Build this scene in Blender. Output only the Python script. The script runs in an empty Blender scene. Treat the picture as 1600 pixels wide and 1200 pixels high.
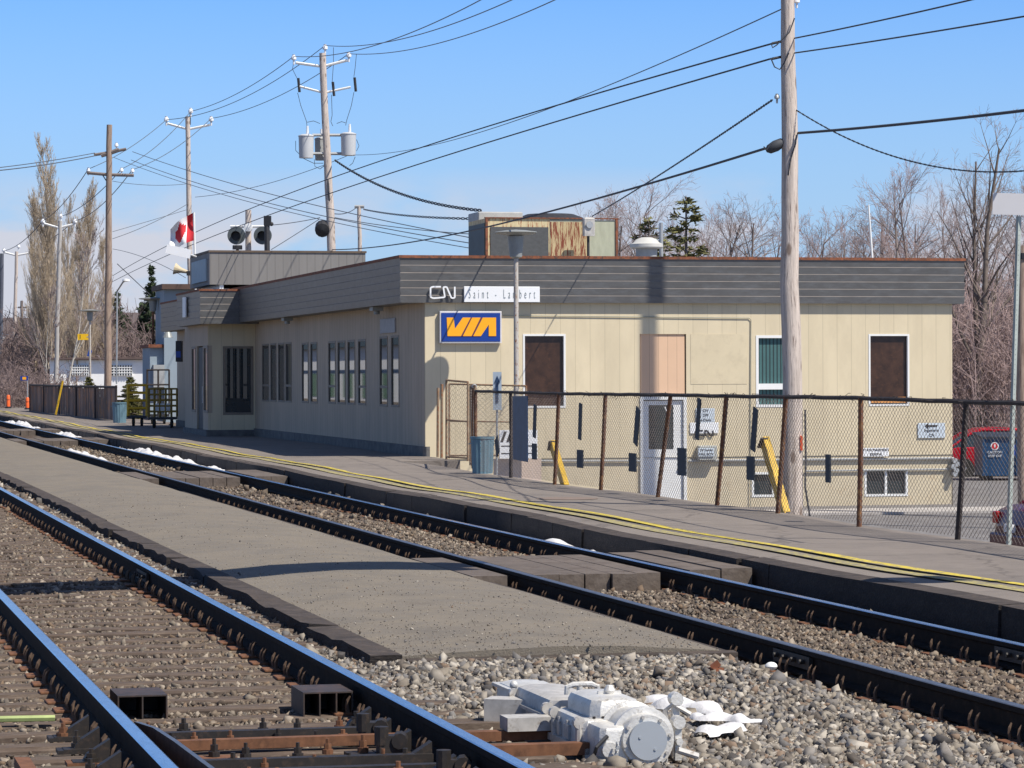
import bpy, bmesh, math, random
import numpy as np
from mathutils import Vector, Matrix, Euler
S = bpy.context.scene
COL = S.collection
R_ = math.radians
# ------------------------------------------------------------------ camera, world, sun, exposure
FPX, ROLL, CX, CY, CZ = 4800.0, 0.0035, 800.0, 586.0, 1.7      # photograph is 1600 x 1200
cd = bpy.data.cameras.new('camera'); cam = bpy.data.objects.new('camera', cd); COL.objects.link(cam)
cd.sensor_width = 36; cd.sensor_fit = 'HORIZONTAL'; cd.lens = 36 * FPX / 1600
cd.shift_y = -(600 - CY) / 1600; cd.clip_start = 0.3; cd.clip_end = 6000
cam.matrix_world = Matrix.Translation((0, 0, CZ)) @ Matrix.Rotation(R_(90), 4, 'X') @ Matrix.Rotation(-ROLL, 4, 'Z')
S.camera = cam
S.render.resolution_x = 1024; S.render.resolution_y = 768
S.view_settings.view_transform = 'Standard'; S.view_settings.look = 'None'
S.view_settings.exposure = 0.3; S.view_settings.gamma = 1
EL, AZ = R_(54), math.atan2(0.819, -0.574)
LV = Vector((-0.819 * math.cos(EL), 0.574 * math.cos(EL), -math.sin(EL))).normalized()
sl = bpy.data.lights.new('sun', 'SUN'); sun = bpy.data.objects.new('sun', sl); COL.objects.link(sun)
sl.energy = 4.9; sl.angle = R_(0.45); sl.color = (1.0, 0.94, 0.84)
sun.rotation_euler = LV.to_track_quat('-Z', 'Y').to_euler(); sun.location = (30, -30, 60)
W = bpy.data.worlds.new('World'); S.world = W; W.use_nodes = True
nt = W.node_tree; nt.nodes.clear()
wo = nt.nodes.new('ShaderNodeOutputWorld'); bg = nt.nodes.new('ShaderNodeBackground')
sky = nt.nodes.new('ShaderNodeTexSky'); sky.sky_type = 'NISHITA'; sky.sun_disc = False
sky.sun_elevation = EL; sky.sun_rotation = AZ; sky.altitude = 100; sky.air_density = 1.0; sky.dust_density = 0.6; sky.ozone_density = 2.6
bg.inputs['Strength'].default_value = 0.07
tc = nt.nodes.new('ShaderNodeTexCoord'); mp = nt.nodes.new('ShaderNodeMapping'); mp.inputs['Scale'].default_value = (13, 13, 34); mp.inputs['Location'].default_value = (2.3, 0, 1)
nz = nt.nodes.new('ShaderNodeTexNoise'); nz.inputs['Scale'].default_value = 1.0; nz.inputs['Detail'].default_value = 7; nz.inputs['Roughness'].default_value = 0.55
rp = nt.nodes.new('ShaderNodeValToRGB'); rp.color_ramp.elements[0].position = 0.40; rp.color_ramp.elements[1].position = 0.54
sx = nt.nodes.new('ShaderNodeSeparateXYZ')
mr = nt.nodes.new('ShaderNodeMapRange'); mr.inputs['From Min'].default_value = 0.068; mr.inputs['From Max'].default_value = 0.045
mr.inputs['To Min'].default_value = 0.0; mr.inputs['To Max'].default_value = 0.9
mm = nt.nodes.new('ShaderNodeMath'); mm.operation = 'MULTIPLY'
mx = nt.nodes.new('ShaderNodeMix'); mx.data_type = 'RGBA'; mx.inputs[7].default_value = (7.6, 7.7, 8.6, 1)
# the photograph's sky is paler and more cyan than the clear model
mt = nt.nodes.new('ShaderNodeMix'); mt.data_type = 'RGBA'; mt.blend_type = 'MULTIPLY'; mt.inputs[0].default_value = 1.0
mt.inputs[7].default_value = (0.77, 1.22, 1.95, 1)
L = nt.links.new
L(tc.outputs['Generated'], mp.inputs[0]); L(mp.outputs[0], nz.inputs[0]); L(nz.outputs[0], rp.inputs[0])
L(tc.outputs['Generated'], sx.inputs[0]); L(sx.outputs[2], mr.inputs[0]); L(rp.outputs[0], mm.inputs[0]); L(mr.outputs[0], mm.inputs[1])
hz_ = nt.nodes.new('ShaderNodeMapRange'); hz_.inputs['From Min'].default_value = .125; hz_.inputs['From Max'].default_value = .02; hz_.inputs['To Max'].default_value = .8
hm = nt.nodes.new('ShaderNodeMix'); hm.data_type = 'RGBA'; hm.inputs[7].default_value = (5.2, 7.2, 10.0, 1)
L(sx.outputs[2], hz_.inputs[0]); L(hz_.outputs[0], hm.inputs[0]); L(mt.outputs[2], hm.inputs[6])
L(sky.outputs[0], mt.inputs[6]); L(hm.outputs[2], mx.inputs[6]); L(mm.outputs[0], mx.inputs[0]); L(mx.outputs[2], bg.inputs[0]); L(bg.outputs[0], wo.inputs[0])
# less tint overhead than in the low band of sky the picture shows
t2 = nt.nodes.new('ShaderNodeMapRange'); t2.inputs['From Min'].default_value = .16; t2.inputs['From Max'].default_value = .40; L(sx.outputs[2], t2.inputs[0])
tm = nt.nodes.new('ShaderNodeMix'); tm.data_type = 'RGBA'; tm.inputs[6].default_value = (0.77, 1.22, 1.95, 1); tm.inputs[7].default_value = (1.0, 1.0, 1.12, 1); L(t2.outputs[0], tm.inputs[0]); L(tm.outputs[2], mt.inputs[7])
S.render.engine = 'CYCLES'
S.cycles.max_bounces = 6
# ------------------------------------------------------------------ where things are
random.seed(7)
rng = np.random.default_rng(11)
def ray(px, py):
    u = px - CX; v = CY - py; c, s = math.cos(ROLL), math.sin(ROLL)
    return ((u * c + v * s) / FPX, (-u * s + v * c) / FPX)
_a, _ = ray(-336, 590); _n = math.hypot(_a, 1)
D = Vector((_a / _n, 1 / _n, 0)); N = Vector((D.y, -D.x, 0)); TH = math.atan2(N.y, N.x)
def RF(t, s, z=0.0):                       # rail frame: t across to the right, s along the line
    return Vector((t * N.x + s * D.x, t * N.y + s * D.y, z))
def cv(s): return 3.5e-5 * s * s if s > 0 else 0.0          # the line bends gently away
def RC(t, s, z=0.0): return RF(t + cv(s), s, z)
def TS(p): return (p[0] * N.x + p[1] * N.y, p[0] * D.x + p[1] * D.y)
def atY(px, py, Y):
    a, b = ray(px, py); return Vector((a * Y, Y, CZ + b * Y))
def onz(px, py, z):
    a, b = ray(px, py); Y = (z - CZ) / b; return Vector((a * Y, Y, z))
def ont(px, py, t):
    a, b = ray(px, py); Y = t / (a * N.x + N.y); return Vector((a * Y, Y, CZ + b * Y))
def ons(px, py, s):
    a, b = ray(px, py); Y = s / (a * D.x + D.y); return Vector((a * Y, Y, CZ + b * Y))
ZP, ZI, ZB, ZG = -0.05, -0.15, -0.235, -1.24     # platform, island, ballast, car park
def pz(s): return ZP + 0.012 * math.sin(s * 0.33 + 1) + 0.008 * math.sin(s * 0.9)
T0, S0 = 13.45, 65.0                                # near corner of the station walls
def FS(px, py, yl=0.0):                             # station-local x,z on the plane parallel to the front wall
    p = ons(px, py, S0 + yl); return TS(p)[0] - T0, p.z
def FT(px, py, xl=0.0):                             # station-local y,z on a plane parallel to the side wall
    p = ont(px, py, T0 + xl); return TS(p)[1] - S0, p.z
# ------------------------------------------------------------------ mesh helpers
class MB:
    def __init__(s): s.v = []; s.f = []; s.m = []; s.c = 0
    def add(s, vs, fs):
        b = len(s.v); s.v += [tuple(v) for v in vs]
        for f in fs: s.f.append(tuple(b + i for i in f)); s.m.append(s.c)
        return s
    def hexa(s, p): return s.add(p, [(3, 2, 1, 0), (4, 5, 6, 7), (0, 1, 5, 4), (1, 2, 6, 5), (2, 3, 7, 6), (3, 0, 4, 7)])
    def box(s, x0, x1, y0, y1, z0, z1):
        return s.hexa([(x0, y0, z0), (x1, y0, z0), (x1, y1, z0), (x0, y1, z0), (x0, y0, z1), (x1, y0, z1), (x1, y1, z1), (x0, y1, z1)])
    def obox(s, c, sz, M=None):
        M = M or Matrix.Identity(3); c = Vector(c); a, b, d = (k / 2 for k in sz)
        return s.hexa([c + M @ Vector(q) for q in ((-a, -b, -d), (a, -b, -d), (a, b, -d), (-a, b, -d), (-a, -b, d), (a, -b, d), (a, b, d), (-a, b, d))])
    def bev(s, x0, x1, y0, y1, z0, z1, b):           # box with chamfered upper edges and corners
        def ring(e, z): return [(x0 + e + b, y0 + e, z), (x1 - e - b, y0 + e, z), (x1 - e, y0 + e + b, z), (x1 - e, y1 - e - b, z), (x1 - e - b, y1 - e, z), (x0 + e + b, y1 - e, z), (x0 + e, y1 - e - b, z), (x0 + e, y0 + e + b, z)]
        vs = ring(0, z0) + ring(0, z1 - b) + ring(b * .3, z1 - b * .3) + ring(b, z1)
        fs = [tuple(range(7, -1, -1)), tuple(range(24, 32))]
        for k in range(3):
            for i in range(8): fs.append((k * 8 + i, k * 8 + (i + 1) % 8, k * 8 + 8 + (i + 1) % 8, k * 8 + 8 + i))
        return s.add(vs, fs)
    def quad(s, a, b, c, d): return s.add([a, b, c, d], [(0, 1, 2, 3)])
    def cyl(s, p0, p1, r0, r1=None, n=12, caps=True):
        p0, p1 = Vector(p0), Vector(p1); r1 = r0 if r1 is None else r1
        d = (p1 - p0).normalized(); a = d.orthogonal().normalized(); b = d.cross(a)
        vs = [p0 + (a * math.cos(2 * math.pi * i / n) + b * math.sin(2 * math.pi * i / n)) * r0 for i in range(n)]
        vs += [p1 + (a * math.cos(2 * math.pi * i / n) + b * math.sin(2 * math.pi * i / n)) * r1 for i in range(n)]
        fs = [(i, (i + 1) % n, n + (i + 1) % n, n + i) for i in range(n)]
        if caps: fs += [tuple(range(n - 1, -1, -1)), tuple(range(n, 2 * n))]
        return s.add(vs, fs)
    def tube(s, pts, r, n=6):
        pts = [Vector(p) for p in pts]; rs = r if isinstance(r, (list, tuple)) else [r] * len(pts)
        t = (pts[1] - pts[0]).normalized(); a = t.orthogonal().normalized(); vs = []
        for i, p in enumerate(pts):
            t = (pts[min(i + 1, len(pts) - 1)] - pts[max(i - 1, 0)]).normalized()
            a = (a - t * a.dot(t)).normalized(); b = t.cross(a)
            vs += [p + (a * math.cos(2 * math.pi * k / n) + b * math.sin(2 * math.pi * k / n)) * rs[i] for k in range(n)]
        m = len(pts); fs = [(j * n + k, j * n + (k + 1) % n, (j + 1) * n + (k + 1) % n, (j + 1) * n + k) for j in range(m - 1) for k in range(n)]
        fs += [tuple(range(n - 1, -1, -1)), tuple(range((m - 1) * n, m * n))]
        return s.add(vs, fs)
    def lathe(s, prof, c=(0, 0, 0), n=20, M=None):
        c = Vector(c); M = M or Matrix.Identity(3); vs = []
        for r, z in prof: vs += [c + M @ Vector((max(r, 1e-4) * math.cos(2 * math.pi * k / n), max(r, 1e-4) * math.sin(2 * math.pi * k / n), z)) for k in range(n)]
        m = len(prof); fs = [(j * n + k, j * n + (k + 1) % n, (j + 1) * n + (k + 1) % n, (j + 1) * n + k) for j in range(m - 1) for k in range(n)]
        fs += [tuple(range(n - 1, -1, -1)), tuple(range((m - 1) * n, m * n))]
        return s.add(vs, fs)
    def sph(s, c, r, n=8, sz=(1, 1, 1)):
        return s.lathe([(math.sin(math.pi * k / n) * r, -math.cos(math.pi * k / n) * r * sz[2]) for k in range(n + 1)], c, n * 2)
    def prism(s, pts, ext):                          # polygon (3D points) extruded by a vector
        pts = [Vector(p) for p in pts]; e = Vector(ext); n = len(pts)
        return s.add(pts + [p + e for p in pts], [tuple(range(n - 1, -1, -1)), tuple(range(n, 2 * n))] + [(i, (i + 1) % n, n + (i + 1) % n, n + i) for i in range(n)])
WM = {}
def wm(o): return WM.get(o.name, Matrix.Identity(4)) if o else Matrix.Identity(4)
def tag(o, label=None, cat=None, group=None, kind=None):
    if label: o['label'] = label
    if cat: o['category'] = cat
    if group: o['group'] = group
    if kind: o['kind'] = kind
    return o
def thing(name, label, cat, loc=(0, 0, 0), rz=0.0, group=None):
    o = bpy.data.objects.new(name, None); COL.objects.link(o); o.empty_display_size = .2
    o.location = loc; o.rotation_euler = (0, 0, rz); tag(o, label, cat, group)
    WM[o.name] = Matrix.Translation(loc) @ Matrix.Rotation(rz, 4, 'Z')
    return o
def mesh_np(name, V, F, mats, smooth=False):
    me = bpy.data.meshes.new(name); V = np.asarray(V, np.float32).reshape(-1, 3); F = np.asarray(F, np.int32); k = F.shape[1]
    me.vertices.add(len(V)); me.vertices.foreach_set('co', V.ravel())
    me.loops.add(F.size); me.loops.foreach_set('vertex_index', F.ravel())
    me.polygons.add(len(F)); me.polygons.foreach_set('loop_start', np.arange(0, F.size, k, dtype=np.int32))
    if smooth: me.polygons.foreach_set('use_smooth', np.ones(len(F), bool))
    me.update(calc_edges=True)
    for m in mats: me.materials.append(m)
    return me
def link(name, me, parent=None, loc=(0, 0, 0)):
    o = bpy.data.objects.new(name, me); COL.objects.link(o); o.location = loc
    if parent: o.parent = parent
    WM[o.name] = wm(parent) @ Matrix.Translation(loc)
    return o
def build(name, mb, mat, parent=None, world=False, smooth=False, keep=False):
    """one mesh object. world=True: the coordinates are world ones; a top-level mesh is put on its base point"""
    mats = mat if isinstance(mat, (list, tuple)) else [mat]
    vs = [Vector(v) for v in mb.v]; loc = Vector((0, 0, 0))
    if parent is not None:
        if world:
            iv = wm(parent).inverted(); vs = [iv @ v for v in vs]
    elif not keep:
        xs = [v.x for v in vs]; ys = [v.y for v in vs]; zs = [v.z for v in vs]
        loc = Vector(((min(xs) + max(xs)) / 2, (min(ys) + max(ys)) / 2, min(zs))); vs = [v - loc for v in vs]
    me = bpy.data.meshes.new(name); me.from_pydata([tuple(v) for v in vs], [], mb.f)
    for m in mats: me.materials.append(m)
    if len(mats) > 1: me.polygons.foreach_set('material_index', mb.m)
    if smooth:
        me.polygons.foreach_set('use_smooth', [True] * len(me.polygons))
        try: me.set_sharp_from_angle(angle=R_(40))
        except Exception: pass
    me.update()
    return link(name, me, parent, loc)
def copy_tree(o, parent=None, loc=None, rz=None, label=None, scale=None):
    c = o.copy(); COL.objects.link(c); c.parent = parent
    if loc is not None: c.location = loc
    if rz is not None: c.rotation_euler = (0, 0, rz)
    if scale is not None: c.scale = scale
    if label: c['label'] = label
    for ch in o.children: copy_tree(ch, c)
    return c
def segs_np(P0, P1, R0, R1, ns=3):
    P0, P1 = np.asarray(P0, float), np.asarray(P1, float); R0, R1 = np.asarray(R0, float), np.asarray(R1, float)
    d = P1 - P0; d /= np.linalg.norm(d, axis=1, keepdims=True) + 1e-9
    up = np.where(np.abs(d[:, 2:3]) > .9, np.array([[1., 0, 0]]), np.array([[0, 0, 1.]]))
    a = np.cross(d, up); a /= np.linalg.norm(a, axis=1, keepdims=True) + 1e-9; b = np.cross(d, a)
    n = len(P0); V = np.zeros((n, 2, ns, 3))
    for k in range(ns):
        w = a * math.cos(2 * math.pi * k / ns) + b * math.sin(2 * math.pi * k / ns)
        V[:, 0, k] = P0 + w * R0[:, None]; V[:, 1, k] = P1 + w * R1[:, None]
    base = (np.arange(n) * 2 * ns)[:, None]; F = []
    for k in range(ns):
        k2 = (k + 1) % ns; F.append(base + np.array([[k, k2, ns + k2, ns + k]]))
    return V.reshape(-1, 3), np.concatenate(F)
def text_mb(txt, size, M, depth=0.004, sx=1.0, align='CENTER', bold=0.0, spc=1.0):
    cu = bpy.data.curves.new('lettering', 'FONT'); cu.body = txt; cu.size = size; cu.align_x = align; cu.align_y = 'CENTER'; cu.extrude = depth / 2; cu.offset = bold
    cu.resolution_u = 3; cu.space_character = spc
    ob = bpy.data.objects.new('lettering', cu); COL.objects.link(ob)
    dg = bpy.context.evaluated_depsgraph_get(); dg.update()
    me = bpy.data.meshes.new_from_object(ob.evaluated_get(dg)); mb = MB()
    mb.add([M @ Vector((v.co.x * sx, v.co.y, v.co.z)) for v in me.vertices], [tuple(p.vertices) for p in me.polygons])
    bpy.data.objects.remove(ob); bpy.data.curves.remove(cu); bpy.data.meshes.remove(me)
    return mb
# ------------------------------------------------------------------ materials
MATS = {}
def mat(name, col, rough=.8, metal=0.0, var=.12, scale=3.0, bump=0.0, bscale=40.0, col2=None, thr=(.45, .6), stretch=None, spec=.5, island=0.0, alpha=None):
    """procedural surface: base colour, soft tone variation, optional second colour in noisy patches, bump"""
    m = bpy.data.materials.new(name); m.use_nodes = True; t = m.node_tree; b = t.nodes['Principled BSDF']; Lk = t.links.new
    b.inputs['Roughness'].default_value = rough; b.inputs['Metallic'].default_value = metal
    b.inputs['Specular IOR Level'].default_value = spec
    co = t.nodes.new('ShaderNodeTexCoord'); src = co.outputs['Object']
    if stretch:
        mp = t.nodes.new('ShaderNodeMapping'); mp.inputs['Scale'].default_value = stretch; Lk(src, mp.inputs[0]); src = mp.outputs[0]
    n = t.nodes.new('ShaderNodeTexNoise'); n.inputs['Scale'].default_value = scale; n.inputs['Detail'].default_value = 6; n.inputs['Roughness'].default_value = .6; Lk(src, n.inputs[0])
    c1 = tuple(max(0, c * (1 - var)) for c in col); c2 = tuple(min(1, c * (1 + var)) for c in col)
    r = t.nodes.new('ShaderNodeValToRGB'); r.color_ramp.elements[0].position = .3; r.color_ramp.elements[1].position = .7
    r.color_ramp.elements[0].color = (*c1, 1); r.color_ramp.elements[1].color = (*c2, 1); Lk(n.outputs[0], r.inputs[0]); out = r.outputs[0]
    if col2:
        n2 = t.nodes.new('ShaderNodeTexNoise'); n2.inputs['Scale'].default_value = scale * 2.3; n2.inputs['Detail'].default_value = 8; n2.inputs['Roughness'].default_value = .7; Lk(src, n2.inputs[0])
        r2 = t.nodes.new('ShaderNodeValToRGB'); r2.color_ramp.elements[0].position = thr[0]; r2.color_ramp.elements[1].position = thr[1]; Lk(n2.outputs[0], r2.inputs[0])
        x = t.nodes.new('ShaderNodeMix'); x.data_type = 'RGBA'; x.inputs[7].default_value = (*col2, 1); Lk(r2.outputs[0], x.inputs[0]); Lk(out, x.inputs[6]); out = x.outputs[2]
    if island:
        g = t.nodes.new('ShaderNodeNewGeometry'); mr = t.nodes.new('ShaderNodeMapRange'); mr.inputs['To Min'].default_value = 1 - island; mr.inputs['To Max'].default_value = 1 + island
        Lk(g.outputs['Random Per Island'], mr.inputs[0]); x = t.nodes.new('ShaderNodeMix'); x.data_type = 'RGBA'; x.blend_type = 'MULTIPLY'; x.inputs[0].default_value = 1
        Lk(out, x.inputs[6]); Lk(mr.outputs[0], x.inputs[7]); out = x.outputs[2]
    Lk(out, b.inputs['Base Color'])
    if bump:
        n3 = t.nodes.new('ShaderNodeTexNoise'); n3.inputs['Scale'].default_value = bscale; n3.inputs['Detail'].default_value = 5; Lk(src, n3.inputs[0])
        bp = t.nodes.new('ShaderNodeBump'); bp.inputs['Strength'].default_value = bump; bp.inputs['Distance'].default_value = .02; Lk(n3.outputs[0], bp.inputs['Height']); Lk(bp.outputs[0], b.inputs['Normal'])
    MATS[name] = m; return m
def last_mix(m, fac_node_out, col):
    """lay another colour over a material's base colour"""
    t = m.node_tree; b = t.nodes['Principled BSDF']; lk = b.inputs['Base Color'].links[0].from_socket
    x = t.nodes.new('ShaderNodeMix'); x.data_type = 'RGBA'; x.inputs[7].default_value = (*col, 1)
    t.links.new(fac_node_out, x.inputs[0]); t.links.new(lk, x.inputs[6]); t.links.new(x.outputs[2], b.inputs['Base Color'])
KN = []
def board_lines(m, axis, spacing, width, col, amt=.8):
    """narrow grooves between boards, run along one object axis"""
    t = m.node_tree; Lk = t.links.new
    co = t.nodes.new('ShaderNodeTexCoord'); sp = t.nodes.new('ShaderNodeSeparateXYZ'); Lk(co.outputs['Object'], sp.inputs[0])
    d = t.nodes.new('ShaderNodeMath'); d.operation = 'DIVIDE'; d.inputs[1].default_value = spacing; Lk(sp.outputs[axis], d.inputs[0])
    fr = t.nodes.new('ShaderNodeMath'); fr.operation = 'FRACT'; Lk(d.outputs[0], fr.inputs[0])
    lt = t.nodes.new('ShaderNodeMath'); lt.operation = 'LESS_THAN'; lt.inputs[1].default_value = width / spacing; Lk(fr.outputs[0], lt.inputs[0])
    mu = t.nodes.new('ShaderNodeMath'); mu.operation = 'MULTIPLY'; mu.inputs[1].default_value = amt; Lk(lt.outputs[0], mu.inputs[0])
    last_mix(m, mu.outputs[0], col)
    fl = t.nodes.new('ShaderNodeMath'); fl.operation = 'FLOOR'; Lk(d.outputs[0], fl.inputs[0])
    wn = t.nodes.new('ShaderNodeTexWhiteNoise'); wn.noise_dimensions = '1D'; Lk(fl.outputs[0], wn.inputs['W'])
    mr = t.nodes.new('ShaderNodeMapRange'); mr.inputs['To Min'].default_value = .975; mr.inputs['To Max'].default_value = 1.02; Lk(wn.outputs[0], mr.inputs[0])
    b = t.nodes['Principled BSDF']; lk = b.inputs['Base Color'].links[0].from_socket
    x = t.nodes.new('ShaderNodeMix'); x.data_type = 'RGBA'; x.blend_type = 'MULTIPLY'; x.inputs[0].default_value = 1; Lk(lk, x.inputs[6]); Lk(mr.outputs[0], x.inputs[7]); Lk(x.outputs[2], b.inputs['Base Color'])
def weather(m, stains, specks, crack):
    tt = m.node_tree; co = tt.nodes.new('ShaderNodeTexCoord'); Lk = tt.links.new
    def layer(kind, scale, lo, hi, col, amt, det=8, st=(1, 1, 1)):
        mp = tt.nodes.new('ShaderNodeMapping'); mp.inputs['Scale'].default_value = st; Lk(co.outputs['Object'], mp.inputs[0])
        if kind == 'n': n = tt.nodes.new('ShaderNodeTexNoise'); n.inputs['Detail'].default_value = det; n.inputs['Roughness'].default_value = .65; o = n.outputs[0]
        else: n = tt.nodes.new('ShaderNodeTexVoronoi'); n.feature = 'DISTANCE_TO_EDGE'; o = n.outputs['Distance']
        n.inputs['Scale'].default_value = scale
        if kind != 'n':
            w = tt.nodes.new('ShaderNodeTexNoise'); w.inputs['Scale'].default_value = 2.5; w.inputs['Detail'].default_value = 6; Lk(mp.outputs[0], w.inputs[0]); va = tt.nodes.new('ShaderNodeVectorMath'); va.operation = 'MULTIPLY_ADD'; va.inputs[1].default_value = (.7, .7, .7); Lk(w.outputs[1], va.inputs[0]); Lk(mp.outputs[0], va.inputs[2]); Lk(va.outputs[0], n.inputs[0])
        else: Lk(mp.outputs[0], n.inputs[0])
        mr = tt.nodes.new('ShaderNodeMapRange'); mr.inputs['From Min'].default_value = lo; mr.inputs['From Max'].default_value = hi; mr.inputs['To Max'].default_value = amt; Lk(o, mr.inputs[0]); last_mix(m, mr.outputs[0], col)
    layer('n', .55, .5, .68, stains[0], .6); layer('n', 2.1, .56, .70, stains[1], .55, st=(1, 1.6, 1)); layer('n', 60, .66, .72, specks, .75, 2); layer('n', 38, .36, .30, stains[1], .6, 2)
    if crack: layer('v', crack, .012, .004, tuple(c * .35 for c in stains[1]), .55)
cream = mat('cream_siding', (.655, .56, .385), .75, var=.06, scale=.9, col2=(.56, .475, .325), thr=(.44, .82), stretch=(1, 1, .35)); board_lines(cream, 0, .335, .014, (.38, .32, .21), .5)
cream_side = mat('taupe_siding', (.46, .37, .275), .8, var=.08, scale=.8, col2=(.37, .30, .23), thr=(.45, .8), stretch=(1, 1, .3)); board_lines(cream_side, 1, .36, .02, (.24, .2, .14), .8)  # darker and browner than the front siding
cream_plain = mat('cream_wall', (.59, .505, .355), .85, var=.09, scale=1.1, col2=(.48, .34, .2), thr=(.56, .85), bump=.15, bscale=25)
concrete = mat('concrete', (.33, .31, .28), .9, var=.2, scale=4, bump=.3, bscale=30)
footing = mat('dark_footing', (.13, .125, .12), .9, var=.3, scale=4, bump=.4, bscale=20)
fascia_m = mat('fascia_siding', (.115, .115, .115), .38, var=.10, scale=1.3, col2=(.15, .155, .16), thr=(.45, .7), stretch=(1, 1, 3))
ledge_m = mat('fascia_sunlit_ledge', (.18, .155, .14), .7, var=.25, scale=3)  # paler than the panels, painting in the sunlit lap edges
rust = mat('rusted_coping', (.22, .075, .035), .85, var=.35, scale=6, col2=(.10, .05, .035), thr=(.5, .6))
roof_m = mat('roof_gravel', (.22, .21, .2), .95, var=.2, scale=10)
penth = mat('grey_panel', (.20, .19, .18), .7, var=.08, scale=2, stretch=(1, 1, .3)); board_lines(penth, 0, .24, .014, (.09, .085, .08), .8)
white_p = mat('white_paint', (.78, .78, .76), .5, var=.04)
white_s = mat('white_sign', (.82, .83, .84), .45, var=.02)
peach = mat('peach_panel', (.68, .455, .30), .8, var=.04, scale=1); board_lines(peach, 0, .21, .01, (.4, .26, .18), .8)
brownpane = mat('brown_boarded_pane', (.05, .024, .013), .3, var=.4, scale=5, col2=(.10, .045, .02), thr=(.55, .75))
orange_strip = mat('orange_strip', (.6, .27, .08), .7, var=.3, scale=8)
blackm = mat('black_paint', (.015, .015, .017), .5)
darkm = mat('dark_metal', (.03, .03, .033), .6, var=.3, scale=8)
steel = mat('galvanised_steel', (.42, .43, .43), .5, .5, var=.12, scale=8)
greym = mat('grey_paint', (.35, .36, .36), .6, var=.12, scale=6)
silver = mat('silver_paint', (.60, .585, .55), .42, .2, var=.14, scale=9, col2=(.30, .26, .21), thr=(.57, .72), bump=.2, bscale=60)
silver2 = mat('silver_paint_dusty', (.47, .45, .42), .55, .15, var=.2, scale=12, col2=(.22, .18, .14), thr=(.56, .7))
asphalt = mat('platform_asphalt', (.185, .157, .135), .9, var=.10, scale=1.3, col2=(.215, .184, .158), thr=(.4, .75), bump=.35, bscale=90)
island_m = mat('island_asphalt', (.168, .146, .118), .92, var=.10, scale=1.1, col2=(.205, .172, .128), thr=(.42, .7), bump=.5, bscale=110)
lot_m = mat('car_park_asphalt', (.155, .145, .142), .9, var=.15, scale=1.1, col2=(.26, .25, .24), thr=(.5, .7), bump=.3, bscale=60)
weather(asphalt, ((.13, .112, .10), (.24, .20, .17)), (.36, .33, .30), .33)
weather(island_m, ((.205, .172, .128), (.125, .104, .082)), (.42, .38, .33), 0)
timber = mat('dark_timber', (.018, .014, .013), .9, var=.4, scale=4, col2=(.04, .03, .025), thr=(.5, .7), bump=.6, bscale=25, stretch=(1, 1, 3))
timber_top = mat('timber_edge', (.048, .036, .029), .92, var=.35, scale=3, col2=(.092, .071, .056), thr=(.5, .7), bump=.7, bscale=18)
plank = mat('crossing_plank', (.12, .096, .079), .9, var=.25, scale=2, col2=(.075, .055, .042), thr=(.5, .68), bump=.4, bscale=20, island=.18)
sleeper_m = mat('sleeper_wood', (.088, .062, .046), .92, var=.4, scale=3, col2=(.17, .13, .10), thr=(.48, .68), bump=.8, bscale=14, stretch=(.6, 4, 1))
railm = mat('rail_side', (.014, .0105, .009), .85, var=.3, scale=7, col2=(.035, .022, .015), thr=(.5, .7), spec=.15)
railtop = mat('rail_running_surface', (.60, .62, .66), .22, 1.0, var=.16, scale=7, stretch=(5, 1.2, 1), col2=(.25, .2, .17), thr=(.62, .8))
spike_m = mat('spike_iron', (.105, .065, .042), .85, var=.35, scale=14)
raildull = mat('rail_dull_surface', (.20, .20, .21), .4, .8, var=.2, scale=9)
rustm = mat('rusty_iron', (.14, .06, .028), .85, var=.4, scale=12, col2=(.19, .085, .04), thr=(.5, .7))
iron = mat('oily_iron', (.022, .018, .016), .6, .1, var=.4, scale=12, col2=(.06, .04, .028), thr=(.52, .7))
def stones(name, cols):
    m = mat(name, (.8, .8, .8), .9, var=.2, scale=22); t = m.node_tree; b = t.nodes['Principled BSDF']; lk = b.inputs['Base Color'].links[0].from_socket
    g = t.nodes.new('ShaderNodeNewGeometry'); r = t.nodes.new('ShaderNodeValToRGB'); r.color_ramp.interpolation = 'CONSTANT'
    while len(r.color_ramp.elements) < len(cols): r.color_ramp.elements.new(.5)
    for i, c in enumerate(cols): r.color_ramp.elements[i].position = i / len(cols); r.color_ramp.elements[i].color = (*c, 1)
    t.links.new(g.outputs['Random Per Island'], r.inputs[0]); x = t.nodes.new('ShaderNodeMix'); x.data_type = 'RGBA'; x.blend_type = 'MULTIPLY'; x.inputs[0].default_value = 1
    t.links.new(lk, x.inputs[6]); t.links.new(r.outputs[0], x.inputs[7]); t.links.new(x.outputs[2], b.inputs['Base Color']); return m
stone_m = stones('ballast_stone', [(.13, .118, .105), (.33, .29, .235), (.235, .20, .16), (.39, .345, .285), (.18, .168, .16), (.28, .24, .19), (.08, .072, .068), (.31, .272, .225), (.24, .17, .12), (.21, .198, .19), (.50, .45, .38), (.165, .138, .11), (.265, .24, .215), (.115, .096, .08)])
stone_d = stones('dirty_ballast_stone', [(.13, .10, .075), (.24, .20, .155), (.165, .13, .10), (.30, .24, .18), (.10, .074, .055), (.20, .138, .09), (.15, .125, .102), (.36, .30, .235), (.08, .058, .042), (.18, .138, .10)])
dirt = mat('ballast_bed', (.085, .066, .05), .95, var=.35, scale=5, col2=(.15, .12, .095), thr=(.45, .6), bump=1.0, bscale=45)
snow_m = mat('old_snow', (.62, .61, .61), .75, var=.10, scale=14, col2=(.33, .29, .25), thr=(.58, .78), bump=.25, bscale=40)
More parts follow.
